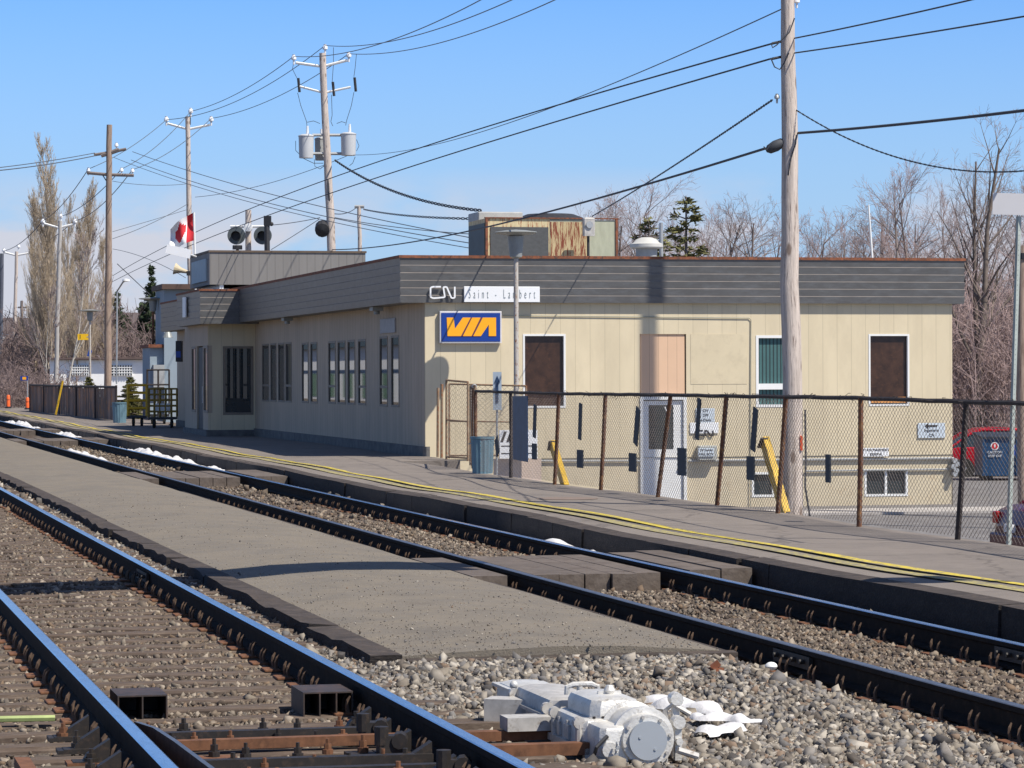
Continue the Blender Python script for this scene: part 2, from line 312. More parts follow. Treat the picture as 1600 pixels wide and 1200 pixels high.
yellow_l = mat('yellow_line', (.56, .44, .05), .8, var=.15, scale=6, col2=(.19, .165, .13), thr=(.5, .64), stretch=(1, .6, 1))
yellow_l2 = mat('worn_yellow_line', (.42, .36, .10), .85, var=.15, scale=7, col2=(.19, .165, .135), thr=(.41, .58))
yellow_p = mat('yellow_paint', (.62, .38, .02), .55, var=.2, scale=5, col2=(.2, .11, .03), thr=(.6, .7))
yellow_d = mat('dull_yellow_paint', (.24, .16, .03), .7, var=.3, scale=5)
woodpole = mat('weathered_pole', (.56, .48, .42), .9, var=.22, scale=2.2, col2=(.19, .14, .12), thr=(.54, .66), bump=.6, bscale=12, stretch=(9, 9, .55))
_t = woodpole.node_tree; _c = _t.nodes.new('ShaderNodeTexCoord'); _mp = _t.nodes.new('ShaderNodeMapping'); _mp.inputs['Scale'].default_value = (5, 5, 1.9); _t.links.new(_c.outputs['Object'], _mp.inputs[0])
_v = _t.nodes.new('ShaderNodeTexVoronoi'); _v.inputs['Scale'].default_value = 1.0; _t.links.new(_mp.outputs[0], _v.inputs[0]); _m = _t.nodes.new('ShaderNodeMapRange'); _m.inputs['From Min'].default_value = .20; _m.inputs['From Max'].default_value = .12; _m.inputs['To Max'].default_value = .8; _t.links.new(_v.outputs['Distance'], _m.inputs[0])
WP_KNOTS = _m.outputs[0]
woodbrown = mat('brown_pole', (.33, .245, .19), .9, var=.25, scale=2.2, col2=(.13, .08, .06), thr=(.5, .66), stretch=(8, 8, .5))
fence_rail = mat('dark_fence_rail', (.035, .027, .026), .8, var=.4, scale=9)
fence_post = mat('rusted_fence_post', (.13, .055, .03), .85, var=.4, scale=6, col2=(.30, .15, .06), thr=(.5, .62), stretch=(1, 1, .6))
gate_m = mat('rusted_galvanised', (.28, .2, .13), .7, .2, var=.3, scale=8, col2=(.3, .12, .05), thr=(.5, .62))
wire_m = mat('fence_wire', (.24, .20, .175), .6, .3, var=.3, scale=3)
cable_m = mat('black_cable', (.045, .05, .06), .7)
copper_m = mat('thin_line_wire', (.09, .10, .115), .6)
porcelain = mat('porcelain', (.75, .76, .78), .25, var=.03)
blue_p = mat('blue_paint', (.012, .06, .33), .4, var=.08)
via_blue = mat('sign_blue', (.01, .045, .27), .3, var=.03)
via_org = mat('sign_orange_yellow', (.95, .42, .01), .35, var=.03)
bluegrey = mat('blue_grey_wall', (.27, .33, .38), .8, var=.06, scale=1)
bluegrey_f = mat('blue_grey_fascia', (.12, .14, .155), .7, var=.08); board_lines(bluegrey_f, 2, .165, .012, (.05, .05, .055), .8)
can_blue = mat('faded_blue_plastic', (.12, .215, .27), .55, var=.12, scale=6)
sheet_blue = mat('dark_blue_sheet', (.022, .05, .11), .5, var=.25, scale=6)
dump_blue = mat('dumpster_blue', (.008, .05, .13), .45, var=.15, scale=4)
patchm = mat('dark_patch', (.028, .034, .045), .7, var=.2, scale=7)
orange_p = mat('orange_plastic', (.85, .13, .02), .5, var=.06)
red_p = mat('red_cloth', (.55, .02, .03), .8, var=.06)
white_c = mat('white_cloth', (.8, .8, .8), .8, var=.02)
car_red = mat('red_car_paint', (.42, .008, .022), .22, .15, var=.03)
car_dark = mat('maroon_car_paint', (.10, .010, .022), .25, .2, var=.05)
tyre = mat('tyre_rubber', (.02, .02, .02), .85)
chrome = mat('chrome', (.75, .75, .77), .18, 1.0, var=.02)
glassd = mat('dark_glass', (.02, .03, .035), .06, var=.1, spec=.9)
glassw = mat('window_glass', (.022, .03, .034), .02, var=.2, scale=1.5, spec=1.0)
teal = mat('teal_blinds', (.05, .13, .13), .6, var=.1); board_lines(teal, 0, .085, .03, (.01, .02, .022), .9)
needles = mat('conifer_needles', (.035, .055, .022), .85, var=.35, scale=3, island=.3)
needles2 = mat('yellow_green_needles', (.125, .12, .04), .85, var=.35, scale=3, island=.3)
bark = mat('bare_bark', (.20, .165, .15), .9, var=.25, scale=3)
twig = mat('bare_twigs', (.30, .24, .23), .9, var=.25, scale=.8)
twigp = mat('mauve_twigs', (.36, .265, .25), .9, var=.25, scale=.6)
poplar_t = mat('poplar_twigs', (.47, .38, .275), .9, var=.2, scale=.6)
birch = mat('pale_birch_bark', (.5, .46, .4), .8, var=.2, scale=4)
slat_m = mat('brown_slats', (.17, .11, .085), .85, var=.4, scale=.7, col2=(.34, .15, .06), thr=(.5, .62), island=.45)
hill_m = mat('far_hill', (.14, .11, .12), .95, var=.2, scale=.05)
grass_m = mat('dry_verge', (.16, .13, .10), .95, var=.25, scale=.6, col2=(.12, .12, .06), thr=(.5, .7), bump=.5, bscale=6)
lamp_g = mat('lamp_grey', (.27, .285, .28), .5, .2, var=.12, scale=6)
lamp_pole = mat('peeling_lamp_pole', (.45, .42, .38), .7, var=.15, scale=6, col2=(.26, .11, .05), thr=(.55, .62), stretch=(2, 2, .8))
hv_cream = mat('hvac_cream_metal', (.60, .50, .29), .7, var=.15, scale=4, col2=(.30, .07, .025), thr=(.54, .6), stretch=(3.2, 3, .35))
hv_green = mat('hvac_green_metal', (.40, .41, .30), .7, var=.12, scale=4, col2=(.4, .38, .3), thr=(.6, .66), stretch=(2, 2, .6))
hv_dark = mat('hvac_dark_louvre', (.075, .078, .08), .7, var=.15, scale=5, col2=(.35, .33, .28), thr=(.67, .7), stretch=(2, 2, 3))
hv_blue = mat('hvac_grey_blue', (.10, .125, .135), .7, var=.1)

last_mix(woodpole, WP_KNOTS, (.16, .105, .075))
# ================================================================== ground, platforms, track bed
def grid_mesh(name, ts, ss, fz, m, parent=None, curve=True, world=True):
    mb = MB(); vs = []
    for s in ss:
        for t in ts:
            p = (RC if curve else RF)(t, s); p.z = fz(t, s); vs.append(p)
    n = len(ts); fs = [(j * n + i, j * n + i + 1, (j + 1) * n + i + 1, (j + 1) * n + i) for j in range(len(ss) - 1) for i in range(n - 1)]
    mb.add(vs, fs); return build(name, mb, m, parent, world=world and parent is not None, keep=parent is None)
def fr(a, b, st):
    n = max(1, int(round((b - a) / st))); return [a + (b - a) * i / n for i in range(n + 1)]
g = MB(); g.quad((-2500, -200, -1.30), (2500, -200, -1.30), (2500, 4500, -1.30), (-2500, 4500, -1.30))
tag(build('ground', g, grass_m, keep=True), kind='structure')
def zb(t):                                        # ballast falls from the near track to the station track
    u = min(1, max(0, (t - 3.7) / 1.8)); return -.218 - .10 * u * u * (3 - 2 * u)
def zb2(t, s):                                    # heaped up against the end of the island
    u = max(0, min(1, (s - 16.5) / 2.6)) * max(0, min(1, (t - 3.3) / .5)) * max(0, min(1, (6.35 - t) / .4)) * (1 if s < 21 else 0)
    return zb(t) * (1 - u) + (-.185) * u
bed_ts = fr(-40, -6, 8) + fr(-5, 8.9, .35)
tag(grid_mesh('track_bed', bed_ts, fr(3, 60, .6) + fr(64, 230, 4) + fr(250, 900, 60), lambda t, s: zb2(t, s) + .012 * math.sin(t * 7.1 + s * 3.3) * math.sin(s * 5.7 - t * 2.1), dirt), kind='structure')
lot = MB(); lot.prism([RF(12.1, -5, ZG - .15), RF(60, -5, ZG - .15), RF(60, 100, ZG - .15), RF(12.1, 100, ZG - .15)], (0, 0, .15))
tag(build('car_park', lot, lot_m, keep=True), kind='structure')
far = MB(); far.prism([RF(12.6, 112.6, -1.2), RF(90, 112.6, -1.2), RF(90, 420, -1.2), RF(12.6, 420, -1.2)], (0, 0, .85))
tag(build('verge', far, grass_m, keep=True), kind='structure')
pv = MB(); a0, a1 = S0 - 4.4, S0 - 2.6
pv.prism([RF(17, a0, ZG + .004), RF(40, a0 - .4, ZG + .004), RF(40, a1, ZG + .004), RF(17, a1, ZG + .004)], (0, 0, .05))
tag(build('pavement', pv, mat('pale_concrete', (.42, .39, .36), .9, var=.15, scale=2, bump=.2), keep=True), kind='structure')
# --- main platform
ss = fr(6, 61.5, 1) + [61.5 + .01] + fr(62.5, 112, 1.5) + fr(113.5, 230, 4)
def pright(s): return 12.18 if s <= 61.5 else (13.46 if s < 112.2 else 14.2)
pm = MB(); vs = []
for s in ss:
    l, r = 9.0 + cv(s), pright(s)
    for k in range(5): p = RF(l + (r - l) * k / 4, s); p.z = pz(s) + (.01 * math.sin(s * .6 + k) if 0 < k < 4 else 0); vs.append(p)
    p = RF(r, s); p.z = ZG - .1; vs.append(p); p = RF(l, s); p.z = -.4; vs.insert(len(vs) - 6, p)
n = 7; pm.add(vs, [(j * n + i, j * n + i + 1, (j + 1) * n + i + 1, (j + 1) * n + i) for j in range(len(ss) - 1) for i in range(n - 1)])
platform = tag(build('platform', pm, asphalt, keep=True), kind='structure')
s = 7.0; k = 0
while s < 150:
    ln = random.uniform(2.6, 3.6); t0 = 8.84 + random.uniform(-.022, .022); mb = MB(); zz = random.uniform(-.018, .006)
    for q in range(4):
        sa, sb = s + ln * q / 4, s + ln * (q + 1) / 4 - (.02 if q == 3 else 0); w0, w1 = [random.uniform(-.008, .008) for _ in range(2)]
        mb.hexa([RC(t0, sa, -.38), RC(t0 + .24, sa, -.38), RC(t0 + .24, sb, -.38), RC(t0, sb, -.38), RC(t0 + w0 + .012, sa, pz(sa) + zz), RC(t0 + .24 + w1, sa, pz(sa) + .006), RC(t0 + .24 + w0, sb, pz(sb) + .006), RC(t0 + w1 + .012, sb, pz(sb) + zz)])
    build('edge_timber', mb, timber_top if False else [timber, timber_top], platform, world=True); s += ln; k += 1
    me = platform.children[-1].data
    for p in me.polygons: p.material_index = 1 if p.normal.z > .7 else 0
def stripe(name, t0, t1, m, s0=12, s1=190, wob=.02, lift=.007):
    mb = MB(); vs = []; st = fr(s0, s1, .8)
    for q in st:
        e = cv(q) + .25 * max(0, (q - 90) / 90) ** 2
        for t in (t0 + random.uniform(-wob, wob) * .4, t1 + random.uniform(-wob, wob)):
            p = RF(t + e + .05 * math.sin(q * .11), q); p.z = pz(q) + lift + .008; vs.append(p)
    mb.add(vs, [(2 * j, 2 * j + 1, 2 * j + 3, 2 * j + 2) for j in range(len(st) - 1)])
    return tag(build(name, mb, m, keep=True), kind='structure')
stripe('platform_line', 9.73, 9.845, yellow_l); stripe('worn_platform_line', 9.43, 9.59, yellow_l2, lift=.006)
# --- island platform between the tracks
iss = fr(19.75, 60, .8) + fr(62, 230, 4); its = [0, .12, .3, .5, .7, .88, 1]; vs = []; im = MB()
def ie(s): return 3.80 + cv(s), 6.10 + cv(s)
def iz(k): return ZI + .05 * math.sin(math.pi * k)
for s in iss:
    l, r = ie(s)
    for k in its: p = RF(l + (r - l) * k, s); p.z = iz(k) + .004 * math.sin(s * 1.7 + k * 9); vs.append(p)
n = len(its); im.add(vs, [(j * n + i, j * n + i + 1, (j + 1) * n + i + 1, (j + 1) * n + i) for j in range(len(iss) - 1) for i in range(n - 1)])
bs = len(im.v); im.add([RF(3.8, 19.75, -.4), RF(6.1, 19.75, -.4)] + [tuple(im.v[i]) for i in range(n)], [(1, 0) + tuple(range(2, 2 + n))])
island = tag(build('island_platform', im, island_m, keep=True), kind='structure')
s = 19.6
while s < 110:                                      # rough timbers along the near edge
    ln = random.uniform(2.2, 3.4); mb = MB(); t0 = 3.66 + random.uniform(-.02, .02); st = 7
    for q in range(st):
        sa, sb = s + ln * q / st, s + ln * (q + 1) / st - (.03 if q == st - 1 else 0)
        j = [random.uniform(-.018, .018) for _ in range(4)]
        if q: j[0], j[3] = pj
        pj = (j[1], j[2])
        mb.hexa([RC(t0, sa, -.36), RC(t0 + .26, sa, -.36), RC(t0 + .26, sb, -.36), RC(t0, sb, -.36), RC(t0 + .02 + j[0], sa, ZI + .035 + j[3]), RC(t0 + .24, sa, ZI + .034), RC(t0 + .24, sb, ZI + .034), RC(t0 + .02 + j[1], sb, ZI + .035 + j[2])])
    build('edge_timber', mb, [timber, timber_top], island, world=True); s += ln
    me = island.children[-1].data
    for p in me.polygons: p.material_index = 1 if p.normal.z > .6 else 0
mb = MB(); mb.hexa([RF(3.95, 19.62, -.3), RF(6.2, 19.66, -.36), RF(6.2, 19.76, -.36), RF(3.95, 19.74, -.3), RF(3.95, 19.62, ZI - .012), RF(6.2, 19.66, ZI - .012), RF(6.2, 19.76, ZI - .004), RF(3.95, 19.74, ZI - .004)])
build('end_board', mb, timber_top, island, world=True)
for a, b in ((20.0, 23.4), (23.5, 27.2), (33.0, 37.0), (37.1, 42.5), (42.6, 50)):
    mb = MB(); mb.hexa([RC(6.12, a, -.36), RC(6.24, a, -.36), RC(6.24, b, -.36), RC(6.12, b, -.36), RC(6.12, a, ZI - .02), RC(6.24, a, ZI - .035), RC(6.24, b, ZI - .035), RC(6.12, b, ZI - .02)])
    build('side_board', mb, timber_top, island, world=True)
# ================================================================== tracks
HW = .036
RAIL = [(-HW, .0), (-HW + .008, .004), (HW - .008, .004), (HW, 0), (HW, -.03), (.011, -.045), (.009, -.13), (.07, -.155), (.07, -.17), (-.07, -.17), (-.07, -.155), (-.009, -.13), (-.011, -.045), (-HW, -.03)]
def rail(root, t0, zh, s0, s1, side, top, name='rail', tt=None, prof=RAIL):
    mb = MB(); st = fr(s0, min(60, s1), 1.5) + (fr(62, s1, 5) if s1 > 62 else []); n = len(prof); vs = []
    for s in st:
        e = 0 if tt is None else tt(s)
        for o, z in prof: vs.append(RC(t0 + e + o, s, zh - .004 + z))
    b = len(st) - 1
    mb.c = 0
    for j in range(b):
        for i in range(n):
            pass
    mb.v = [tuple(v) for v in vs]
    for j in range(b):
        for i in range(n):
            mb.f.append((j * n + i, j * n + (i + 1) % n, (j + 1) * n + (i + 1) % n, (j + 1) * n + i)); mb.m.append(1 if i in (0, 1, 2) else 0)
    mb.f.append(tuple(range(n))); mb.m.append(0); mb.f.append(tuple(range(b * n + n - 1, b * n - 1, -1))); mb.m.append(0)
    return build(name, mb, [side, top], root, world=True)
def sleeper_mesh(seed, L_=2.6, w=.23, h=.17):
    r = random.Random(seed); mb = MB(); n = 7; vs = []
    for i in range(n + 1):
        x = -L_ / 2 + L_ * i / n; j = lambda a: r.uniform(-a, a)
        vs += [(x, -w / 2 + j(.006), -h), (x, w / 2 + j(.006), -h), (x, w / 2 - .012 + j(.01), -.012 + j(.005)), (x, w / 2 - .035 + j(.01), j(.004)), (x, -w / 2 + .035 + j(.01), j(.004)), (x, -w / 2 + .012 + j(.01), -.012 + j(.005))]
    fs = [(i * 6 + k, i * 6 + (k + 1) % 6, (i + 1) * 6 + (k + 1) % 6, (i + 1) * 6 + k) for i in range(n) for k in range(6)] + [(5, 4, 3, 2, 1, 0), tuple(range(n * 6, n * 6 + 6))]
    mb.add(vs, fs); o = build('sleeper', mb, sleeper_m, keep=True); me = o.data; bpy.data.objects.remove(o); return me
SLM = [sleeper_mesh(i) for i in range(5)]
_p = MB(); _p.bev(-.17, .17, -.09, .09, 0, .014, .006); _o = build('tie_plate', _p, rustm, keep=True); PLM = _o.data; bpy.data.objects.remove(_o)
_p = MB(); _p.tube([(0, 0, -.01), (-.006, 0, .035), (-.002, 0, .065), (.012, 0, .09)], [.013, .012, .010, .005], 5); _o = build('spike', _p, spike_m, keep=True); SPM = _o.data; bpy.data.objects.remove(_o)
def track(label, rails, zh, s0, s1, spacing, near, tops, name='railway_track', jit=.03):
    tc_ = (rails[0] + rails[1]) / 2; base = RF(tc_, s0, zh - .35)
    root = thing(name, label, 'railway track', base, TH); iv = wm(root).inverted()
    for r, tp in zip(rails, tops): rail(root, r, zh, s0 - 2, s1, railm, tp)
    zs = zh - .188; s = s0; k = 0; rest = MB()
    while s < s1:
        js = s + random.uniform(-jit, jit); dt = random.uniform(-.05, .05); p = iv @ RC(tc_ + dt, js, zs + random.uniform(-.006, .006)); an = random.uniform(-.012, .012) - 2 * 3.5e-5 * s
        if k < 98:
            o = bpy.data.objects.new('sleeper', random.choice(SLM)); COL.objects.link(o); o.parent = root; o.location = p; o.rotation_euler = (0, 0, an)
            if s < near:
                for r in rails:
                    q = bpy.data.objects.new('tie_plate', PLM); COL.objects.link(q); q.parent = o; q.location = (r - tc_ - dt, 0, .002)
                    for sg, dy in ((-1, -.055), (-1, .06), (1, .05), (1, -.06)):
                        q = bpy.data.objects.new('spike', SPM); COL.objects.link(q); q.parent = o; q.location = (r - tc_ - dt + sg * .088, dy + random.uniform(-.012, .012), .014 + random.uniform(-.004, .008)); q.rotation_euler = (random.uniform(-.12, .12), random.uniform(-.15, .15), (0 if sg < 0 else math.pi) + random.uniform(-.3, .3))
        else:
            rest.obox(p - Vector((0, 0, .085)), (2.6, .23, .17), Matrix.Rotation(an, 3, 'Z'))
        s += spacing; k += 1
    if rest.v: tag(build('far_sleepers', rest, sleeper_m, root), kind='stuff')
    return root
tr1 = track('near railway track with bright blue reflecting rails and switch gear at its near end', (1.62, 3.12), 0.0, 12.2, 60, .52, 46, (railtop, railtop))
tr2 = track('station railway track beside the long platform, crossed by timber boards', (6.57, 8.07), -.12, 14.5, 190, .56, 48, (raildull, railtop))
def joint_bar(root, t, s, zh, side):
    mb = MB(); M = Matrix.Rotation(TH, 3, 'Z')
    mb.obox(RC(t + side * .03, s, zh - .085), (.03, .75, .085), M)
    for k in range(4):
        c = RC(t + side * .03, s - .27 + .18 * k, zh - .08); mb.cyl(c, c + N * side * .05, .017, n=6)
    build('joint_bar', mb, iron, root, world=True)
p = TS(onz(188, 885, 0)); joint_bar(tr1, 3.12, p[1], 0, -1)
p = TS(onz(1225, 1010, -.12)); joint_bar(tr2, 6.57, p[1], -.12, -1)
joint_bar(tr2, 8.07, 19.3, -.12, -1)
# --- timber crossings over the station track
def crossing(label, s0, s1):
    root = thing('timber_crossing', label, 'track crossing', RC(7.3, (s0 + s1) / 2, -.32), TH, 'timber crossings over the station track')
    def pl(t0, t1, z, ja=.05):
        n = max(1, round((t1 - t0) / .25))
        for i in range(n):
            a, b = t0 + (t1 - t0) * i / n + .006, t0 + (t1 - t0) * (i + 1) / n - .006; u, v = s0 + random.uniform(-ja, ja), s1 + random.uniform(-ja, ja); zz = z + random.uniform(-.008, .006)
            mb = MB(); mb.hexa([RC(a, u, -.33), RC(b, u, -.33), RC(b, v, -.33), RC(a, v, -.33), RC(a, u, zz), RC(b, u, zz), RC(b, v, zz), RC(a, v, zz)])
            build('plank', mb, plank, root, world=True)
    pl(6.13, 6.47, -.15); pl(6.70, 7.94, -.145); pl(8.20, 8.82, -.125)
crossing('nearest weathered timber crossing over the station track, in front of the lamp and fence', 27.6, 30.6)
crossing('second timber crossing of the station track, with blocky end grain beside the long snow bank', 55.5, 59.5)
crossing('third timber crossing of the station track, level with the trolleys', 89, 93)
crossing('farthest timber crossing of the station track, near the left edge', 106, 110)
# --- ballast stones
ico = None
def rocks(nm, pts, sizes, m, kind_label=None):
    ph = (1 + 5 ** .5) / 2
    base = np.array([(-1, -1, -1), (1, -1, -1), (1, 1, -1), (-1, 1, -1), (-1, -1, 1), (1, -1, 1), (1, 1, 1), (-1, 1, 1), (0, 0, 1.25), (1.2, .1, 0)], float) * .62
    tri = np.array([(0, 3, 2), (0, 2, 1), (4, 5, 8), (5, 6, 8), (6, 7, 8), (7, 4, 8), (0, 1, 5), (0, 5, 4), (1, 2, 9), (2, 6, 9), (6, 5, 9), (5, 1, 9), (2, 3, 7), (2, 7, 6), (3, 0, 4), (3, 4, 7)])
    n = len(pts); V = (base[None] + rng.uniform(-.34, .34, (n, 10, 3))) * rng.uniform(.55, 1.35, (n, 1, 3)); V[:, :, 2] *= .8
    for _ in range(3):                                # crushed rock: flat broken faces
        nn = rng.normal(size=(n, 3)); nn /= np.linalg.norm(nn, axis=1, keepdims=True); c = rng.uniform(.4, .8, (n, 1)); dd = np.maximum(0, np.einsum('nij,nj->ni', V, nn) - c); V = V - dd[:, :, None] * nn[:, None, :]
    V *= 1.12
    q = rng.normal(size=(n, 4)); q /= np.linalg.norm(q, axis=1, keepdims=True); w, x, y, z = q.T
    Rm = np.stack([np.stack([1 - 2 * (y * y + z * z), 2 * (x * y - z * w), 2 * (x * z + y * w)], -1), np.stack([2 * (x * y + z * w), 1 - 2 * (x * x + z * z), 2 * (y * z - x * w)], -1), np.stack([2 * (x * z - y * w), 2 * (y * z + x * w), 1 - 2 * (x * x + y * y)], -1)], 1)
    V = np.einsum('nij,nkj->nki', Rm, V) * sizes[:, None, None] + pts[:, None, :]
    F = tri[None] + (np.arange(n) * 10)[:, None, None]
    return tag(link(nm, mesh_np(nm, V, F.reshape(-1, 3), [m])), kind='stuff')
def scatter(Y0, Y1, dens, tmin, tmax, smax):
    n = int(dens * (Y1 - Y0) * .185 * (Y0 + Y1)); Y = np.sqrt(rng.uniform(Y0 ** 2, Y1 ** 2, n)); X = rng.uniform(-.185, .185, n) * Y
    t = X * N.x + Y * N.y; s = X * D.x + Y * D.y; tcur = t - 3.5e-5 * s * s
    ok = (tcur > tmin) & (tcur < tmax) & (s < smax)
    ok &= ~((tcur > 3.7) & (tcur < 6.2) & (s > 19.65)); ok &= (tcur < 8.78)
    for r in (1.62, 3.12, 6.57, 8.07): ok &= np.abs(tcur - r) > .085
    for a, b in ((27.6, 30.6), (55.5, 59.5), (89, 93)): ok &= ~((s > a - .1) & (s < b + .1) & (tcur > 6.1))
    for tc_, s0, sp in ((2.37, 12.2, .52), (7.32, 14.5, .56)):
        ph = np.abs((s - s0 + sp / 2) % sp - sp / 2); on = (np.abs(tcur - tc_) < 1.25) & (ph < .125); ok &= ~(on & (rng.random(n) < (.64 if tc_ > 5 else .25)))
    sw = (tcur > .2) & (tcur < 3.75) & (s < 16.3); ok &= ~(sw & (rng.random(n) < .9))
    ok &= ~((np.abs(tcur - 4.05) < .3) & (s > 14.6) & (s < 17.2))
    return X[ok], Y[ok], tcur[ok], s[ok]
clean, dirty = [], []
for Y0, Y1, dens, sz in ((11.5, 17, 2200, .027), (17, 25, 1600, .027), (25, 42, 600, .032), (42, 90, 85, .05)):
    X, Y, tq, sq = scatter(Y0, Y1, dens, -4, 8.8, 90)
    n = len(X); size = sz * .62 * rng.uniform(.42, 1.3, n) * np.where(rng.random(n) < .09, 1.6, 1); size = np.where(rng.random(n) < .02, size * 1.5, size); u = np.clip((tq - 3.7) / 1.8, 0, 1); zz = -.218 - .10 * u * u * (3 - 2 * u)
    isd = ((tq > 1.5) & (tq < 3.2)) | ((tq > 6.4) & (tq < 8.2)) | (tq < 1.7); size = np.where(isd, size * .93, size); zz = zz + (-.185 - zz) * (np.clip((sq - 16.5) / 2.6, 0, 1) * np.clip((tq - 3.3) / .5, 0, 1) * np.clip((6.35 - tq) / .4, 0, 1) * (sq < 21)); zz = zz - .004 * ((tq > 3.2) & (tq < 3.7)); size = np.where((tq > 3.2) & (tq < 6.4) & (sq < 20), size * 1.18, size)
    P = np.stack([X, Y, zz + size * rng.uniform(-.1, .75, n)], -1)
    clean.append((P[~isd], size[~isd])); dirty.append((P[isd], size[isd]))
rocks('ballast_stones', np.concatenate([a for a, b in clean]), np.concatenate([b for a, b in clean]), stone_m)
rocks('dirty_ballast_stones', np.concatenate([a for a, b in dirty]), np.concatenate([b for a, b in dirty]), stone_d)
# grit lying on the island platform, thicker towards its crumbling end and edge
n_ = 3600; tt_ = rng.uniform(0, 1, n_) ** 1.6 * 2.35 + 3.74; sg = 19.7 + rng.exponential(3.2, n_); sg = np.where(rng.random(n_) < .45, rng.uniform(19.7, 48, n_), sg); kk = np.clip((tt_ - 3.8) / 2.3, 0, 1)
tt_ = np.where(rng.random(n_) < .35, rng.uniform(3.8, 6.1, n_), tt_) + 3.5e-5 * sg * sg; kk = np.clip((tt_ - 3.8) / 2.3, 0, 1); ok = sg < 50
Pg = np.stack([tt_ * N.x + sg * D.x, tt_ * N.y + sg * D.y, ZI + .05 * np.sin(math.pi * kk) + .004], -1)[ok]
rocks('grit', Pg, rng.uniform(.002, .0065, len(Pg)) * np.where(rng.random(len(Pg)) < .05, 2, 1), stone_m)
# --- snow left beside the rails
def snow(name, label, t0, t1, s0, s1, zbase, h, seed, world_pts=None, grp='patches of old snow'):
    r = np.random.default_rng(seed); na, nb = max(10, int((s1 - s0) / .12)), 12; ph = r.uniform(0, 6.28, 8); mb = MB(); vs = []
    amp0 = np.interp(np.arange(na + 1), np.linspace(0, na, 14), r.uniform(.35, 1, 14))
    amp = amp0
    for i in range(na + 1):
        for j in range(nb + 1):
            a, b = i / na, j / nb; s = s0 + (s1 - s0) * a; t = t0 + (t1 - t0) * b
            env = (math.sin(math.pi * b) ** .6) * min(1, math.sin(math.pi * a) ** .5 * 1.2) * amp[i]
            lump = .62 + .24 * math.sin(s * 4.3 + ph[0] + 3 * t) * math.sin(t * 11 + ph[1]) + .14 * math.sin(s * 9 + ph[2]) * math.sin(t * 19 + s * 3 + ph[3]) + r.uniform(-.05, .05)
            vs.append(RC(t + .05 * math.sin(s * 3 + ph[4]), s, zbase + h * env * lump - .035 * (1 - env)))
    n = nb + 1; mb.add(vs, [(i * n + j, i * n + j + 1, (i + 1) * n + j + 1, (i + 1) * n + j) for i in range(na) for j in range(nb)])
    return tag(build(name, mb, snow_m, smooth=True), label, 'snow', grp)
snow('snow_patch', 'white snow patch between the far rail and platform edge, beside the nearest timber crossing', 8.2, 8.72, 30.8, 38.5, -.30, .20, 1)
snow('snow_patch', 'longest white snow bank beside the far rail, next to the second crossing', 8.2, 8.8, 59.8, 86, -.30, .27, 2)
snow('snow_patch', 'short snow patch beside the far rail between the third and farthest crossings', 8.2, 8.8, 93.5, 105, -.30, .28, 3)
snow('snow_patch', 'small snow streaks between the rails past the second crossing', 6.75, 7.2, 70, 84, -.30, .17, 4)
snow('snow_patch', 'snow patch at the far left edge beyond the farthest crossing', 8.2, 8.8, 110.5, 135, -.30, .32, 5)
snow('snow_patch', 'thin sprinkled snow crust beside the far rail, halfway between the two near crossings', 8.22, 8.6, 40, 50, -.30, .13, 6)
# ================================================================== the station
ROOTM = RF(T0, S0, ZG)
st = thing('station_building', 'long single storey cream railway station with a dark grey fascia and flat roof', 'building', RF(T0, S0, 0), TH)
XR = FS(1488, 600)[0]; YB = FT(248, 495, -.64)[0]
zt = FS(640, 399.5, -.13)[1]; zf = FS(640, 473, -.13)[1]; XF = FS(626, 430, -.13)[0]; XFR = FS(1506, 430, -.13)[0]
print('facade width', XR, 'fascia', zf, zt, 'side overhang', XF, XFR)
def wallgrid(mb, axis, pos, u0, u1, z0, z1, ops, depth):
    us = sorted({u0, u1} | {o[0] for o in ops} | {o[1] for o in ops}); zs = sorted({z0, z1} | {o[2] for o in ops} | {o[3] for o in ops})
    P = (lambda u, d, z: (u, pos + d, z)) if axis == 'x' else (lambda u, d, z: (pos + d, u, z))
    for i in range(len(us) - 1):
        for j in range(len(zs) - 1):
            c = ((us[i] + us[i + 1]) / 2, (zs[j] + zs[j + 1]) / 2)
            if any(o[0] < c[0] < o[1] and o[2] < c[1] < o[3] for o in ops): continue
            if not (z0 < c[1] < z1 and u0 < c[0] < u1): continue
            mb.quad(P(us[i], 0, zs[j]), P(us[i + 1], 0, zs[j]), P(us[i + 1], 0, zs[j + 1]), P(us[i], 0, zs[j + 1]))
    for a, b, c, d in ops:
        mb.quad(P(a, 0, c), P(a, 0, d), P(a, depth, d), P(a, depth, c)); mb.quad(P(b, 0, c), P(b, 0, d), P(b, depth, d), P(b, depth, c))
        mb.quad(P(a, 0, c), P(b, 0, c), P(b, depth, c), P(a, depth, c)); mb.quad(P(a, 0, d), P(b, 0, d), P(b, depth, d), P(a, depth, d))
def rectF(px0, py0, px1, py1, yl=0.0):
    x0, z1 = FS(px0, py0, yl); x1, z0 = FS(px1, py1, yl); return (x0, x1, z0, z1)
def rectS(px0, px1, z0, z1, xl=0.0):                # on the side wall: left pixel is farther
    return (FT(px1, 600, xl)[0], FT(px0, 600, xl)[0], z0, z1)
